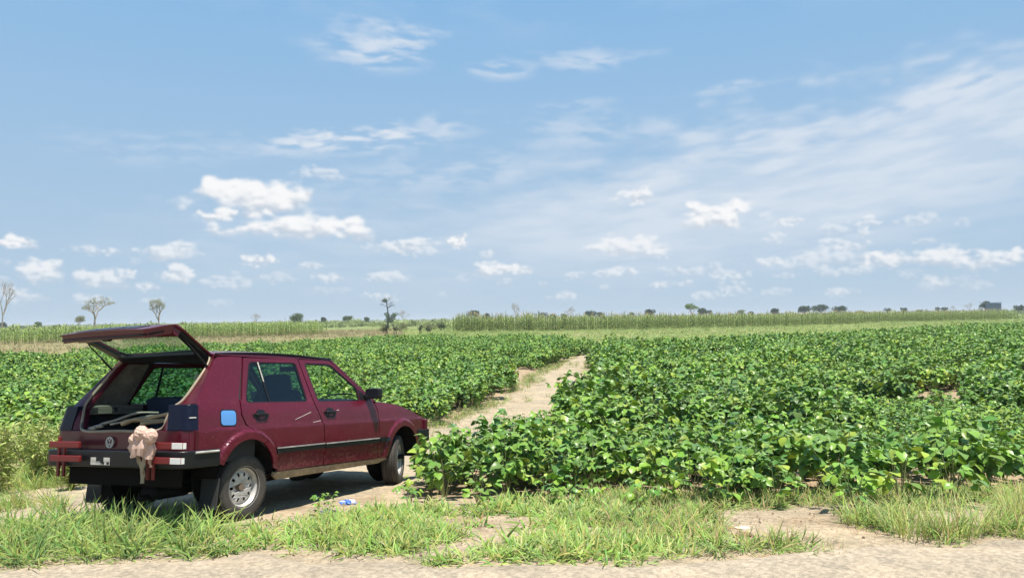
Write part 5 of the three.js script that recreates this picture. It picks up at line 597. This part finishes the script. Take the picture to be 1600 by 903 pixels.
  mesh('gate_latch', swing(rbox(0.05, 0.05, 0.08, ...skin(-0.075)(0.02, LT - 0.04), 0.012)), mBlack, gate); mesh('gate_lip', swing(tube([...halfR].filter(([t]) => t > L1 + 0.05).map(([t, w]) => [...skin(-0.05)(w - 0.02, t - 0.005)]).concat([...halfR].reverse().filter(([t]) => t > L1 + 0.05).map(([t, w]) => [...skin(-0.05)(-(w - 0.02), t - 0.005)])), 0.008, 6, 50)), mBlack, gate);
}
car.updateMatrixWorld(true);
const onCar = (name, g, m, label, category, group) => { const o = mesh(name, g, m); o.matrix.copy(car.matrixWorld); o.matrix.decompose(o.position, o.quaternion, o.scale); return tag(o, label, category, group); };
{ // poles and tools lying in the luggage space
  const woodTex = noiseTex(256, (u, v) => { const a = tileNoise(u, v * 0.25, 16, 4), g = 0.72 + 0.5 * (a - 0.5); return [g, g * 0.97, g * 0.92]; }), wood = S(0.66, 0.53, 0.33, 0.9, { map: woodTex }), grey = S(0.55, 0.53, 0.46, 0.7, { map: woodTex });
  const stick = (p, r, m, label, seed) => { const q = mulberry(seed), a = q(), g = tube(p, t => r * (1 - 0.25 * t) * (1 + 0.16 * Math.sin(t * 17 + a * 9) * Math.sin(t * 7)), 9, 26); onCar('wooden_pole', lift(g.translate(0.05, 0.03, 0)), m, label, 'wooden pole', 'poles in the luggage space'); };
  stick([[-0.58, 0.735, 0.02], [-0.55, 0.775, 0.28], [-0.50, 0.815, 0.56]], 0.019, wood, 'straight pale pole pointing up to the right tail lamp', 1); stick([[-0.64, 0.712, -0.06], [-0.60, 0.745, 0.06], [-0.56, 0.735, 0.18], [-0.50, 0.74, 0.36]], 0.023, wood, 'thick knobby branch under the straight pale pole', 2);
  stick([[-0.66, 0.707, -0.30], [-0.60, 0.745, -0.18], [-0.50, 0.80, -0.05], [-0.40, 0.80, 0.10]], 0.013, grey, 'grey bent handle lying left in the luggage space', 3); stick([[-0.645, 0.707, -0.20], [-0.58, 0.735, -0.06], [-0.5, 0.77, 0.06], [-0.42, 0.78, 0.2]], 0.011, grey, 'thin grey stick beside the bent handle', 4);
  stick([[-0.63, 0.712, 0.16], [-0.56, 0.725, 0.30], [-0.52, 0.755, 0.44]], 0.016, wood, 'short pole end poking over the sill by the cloth', 5); stick([[-0.22, 0.50, 0.30], [-0.30, 0.75, 0.42], [-0.36, 0.93, 0.475]], 0.021, wood, 'short pole standing upright with a sawn end', 6);
  onCar('tool_head', lift(merge([rbox(0.07, 0.03, 0.045, -0.655, 0.712, -0.325, 0.012, [0, 0.5, 0.2]), tube([[-0.655, 0.712, -0.325], [-0.62, 0.73, -0.26]], 0.018, 8)])), grey, 'grey tool head resting on the luggage sill', 'tool'); onCar('broken_clod', lift(new THREE.IcosahedronGeometry(0.038, 1).scale(1, 0.6, 1.2).translate(-0.60, 0.70, -0.42)), S(0.24, 0.22, 0.19, 1), 'small grey lump in the left corner of the luggage space', 'lump');
}
{ // pink cloth knotted over the right guard
  const lift2 = g => lift(g.translate(0.84, -0.6, -0.49).scale(0.92, 0.9, 0.9).translate(-0.84, 0.625, 0.525));
  const ridge = (x, y) => { const q = fbm(x, y, 4); return 1 - Math.abs(2 * q - 1); };
  const s = new Soup(), n = 120, m = 60; for (let j = 0; j <= m; j++) for (let i = 0; i <= n; i++) { const a = i / n * Math.PI * 2, v = j / m, pl = a * 3 + 1.1 * Math.sin(v * 2.2 + 1) + 0.8 * Math.sin(a * 2), p1 = Math.pow(Math.abs(Math.sin(pl)), 0.7), p2 = Math.pow(Math.abs(Math.sin(a * 7.5 + 2 * v)), 0.8), fold = 0.80 + (0.10 + 0.26 * v) * p1 + 0.10 * v * p2 + 0.16 * (ridge(Math.cos(a) * 1.6 + 4, Math.sin(a) * 1.6 + v * 2.2) - 0.7), R = interp([[0, 0.02], [0.06, 0.062], [0.2, 0.095], [0.45, 0.118], [0.7, 0.128], [1, 0.108]], v) * fold, hem = v > 0.6 ? (v - 0.6) * (0.05 * Math.sin(pl * 1.0) + 0.07 * Math.sin(a + 2.4)) : 0; s.v([-0.838 + Math.cos(a) * R * 0.52, lerp(0.668, 0.470, v) + hem, 0.475 + Math.sin(a) * R * 1.05 - 0.02 * v], [0, 1, 0], null, [a * 0.3, v * 0.4]); } const w = n + 1; for (let j = 0; j < m; j++) for (let i = 0; i < n; i++) { const a = j * w + i, b = a + w; s.t(a, a + 1, b); s.t(a + 1, b + 1, b); }
  const lump = (x, y, z, r, seed) => { const g = new THREE.IcosahedronGeometry(1, 6), p = g.attributes.position; for (let i = 0; i < p.count; i++) { const X = p.getX(i), Y = p.getY(i), Z = p.getZ(i), q = r * (0.74 + 0.34 * ridge(Y * 1.5 + seed + X * 0.6, Z * 1.5 - seed) + 0.10 * ridge(Y * 4 + seed, Z * 4 + X * 3)); p.setXYZ(i, X * q * 0.85, Y * q, Z * q); } g.computeVertexNormals(); return g.translate(x, y, z); };
  const strip = (pts, wd, seed) => { const q = new Soup(), N = 20, c = new THREE.CatmullRomCurve3(pts.map(p => V(...p))); for (let i = 0; i <= N; i++) { const p = c.getPoint(i / N), k = wd * (1 - 0.35 * i / N) * (1 + 0.15 * Math.sin(i * 1.3 + seed)); for (let t = 0; t <= 4; t++) q.v([p.x - 0.012 * Math.sin(t * 1.6 + i * 0.3 + seed), p.y, p.z + (t / 4 - 0.5) * k], [-1, 0, 0], null, [t, i]); } for (let i = 0; i < N; i++) for (let t = 0; t < 4; t++) { const a = i * 5 + t, b = a + 5; q.t(a, a + 1, b); q.t(a + 1, b + 1, b); } return q.geo(true); };
  const fab = noiseTex(256, (u, v) => { const a = tileNoise(u, v, 10, 4), b = 0.5 + 0.5 * Math.sin(u * 900) * Math.sin(v * 900), g = 0.82 + 0.25 * (a - 0.5) + 0.05 * b; return [g, g * 0.985, g * 0.97]; }), m1 = S(0.80, 0.56, 0.46, 0.95, { map: fab, sheen: 0.4, sheenRoughness: 0.6 }), m2 = S(0.56, 0.47, 0.33, 0.95, { map: fab });
  const cl = onCar('cloth_bundle', lift2(s.geo(true)), m1, 'pale pink cloth bundle knotted over the red bumper guard', 'cloth'); mesh('knot', lift2(lump(-0.855, 0.650, 0.475, 0.068, 1)), m1, cl); mesh('knot', lift2(lump(-0.85, 0.628, 0.575, 0.062, 4)), m1, cl); mesh('fold', lift2(lump(-0.855, 0.595, 0.395, 0.055, 7)), m1, cl);
  mesh('hanging_strip', lift2(strip([[-0.815, 0.46, 0.40], [-0.825, 0.38, 0.43], [-0.82, 0.30, 0.455], [-0.83, 0.215, 0.475]], 0.06, 1)), m2, cl); mesh('hanging_strip', lift2(strip([[-0.82, 0.46, 0.46], [-0.83, 0.36, 0.47], [-0.825, 0.28, 0.468]], 0.05, 3)), m2, cl); mesh('hanging_strip', lift2(strip([[-0.82, 0.47, 0.56], [-0.83, 0.40, 0.565], [-0.825, 0.355, 0.56]], 0.04, 5)), m1, cl);
}
{ // litter by the rear wheel
  const crumple = (seed, sx, sy, sz) => { const g = new THREE.IcosahedronGeometry(1, 3), p = g.attributes.position; for (let i = 0; i < p.count; i++) { const X = p.getX(i), Y = p.getY(i), Z = p.getZ(i), q = 0.55 + 0.9 * Math.abs(fbm(X * 2.2 + seed, Y * 2.2 + Z * 2.9 + seed, 3) - 0.5) * 2 + 0.25 * vnoise(X * 6 + seed, Z * 6); p.setXYZ(i, X * q * sx, Y * q * sy, Z * q * sz); } return g.toNonIndexed(); };
  const put = (name, g, m, x, d, label) => { g.computeVertexNormals(); const o = mesh(name, g, m); o.position.set(x, H(x, d) + 0.012, -d); tag(o, label, 'litter'); return o; };
  const b = put('crumpled_wrapper', crumple(3, 0.075, 0.03, 0.05), S(0.07, 0.17, 0.50, 0.4), -1.66, 7.5, 'crumpled blue plastic wrapper on the sand beside the car'); mesh('inner_face', crumple(8, 0.04, 0.034, 0.03).translate(0.035, 0.006, 0.015), S(0.62, 0.60, 0.72, 0.5), b); put('crumpled_cloth', crumple(14, 0.09, 0.03, 0.06), S(0.12, 0.14, 0.16, 0.8), -1.74, 6.92, 'dark grey crumpled rag in the grass right of the rear wheel');
}
renderer.render(scene, camera);
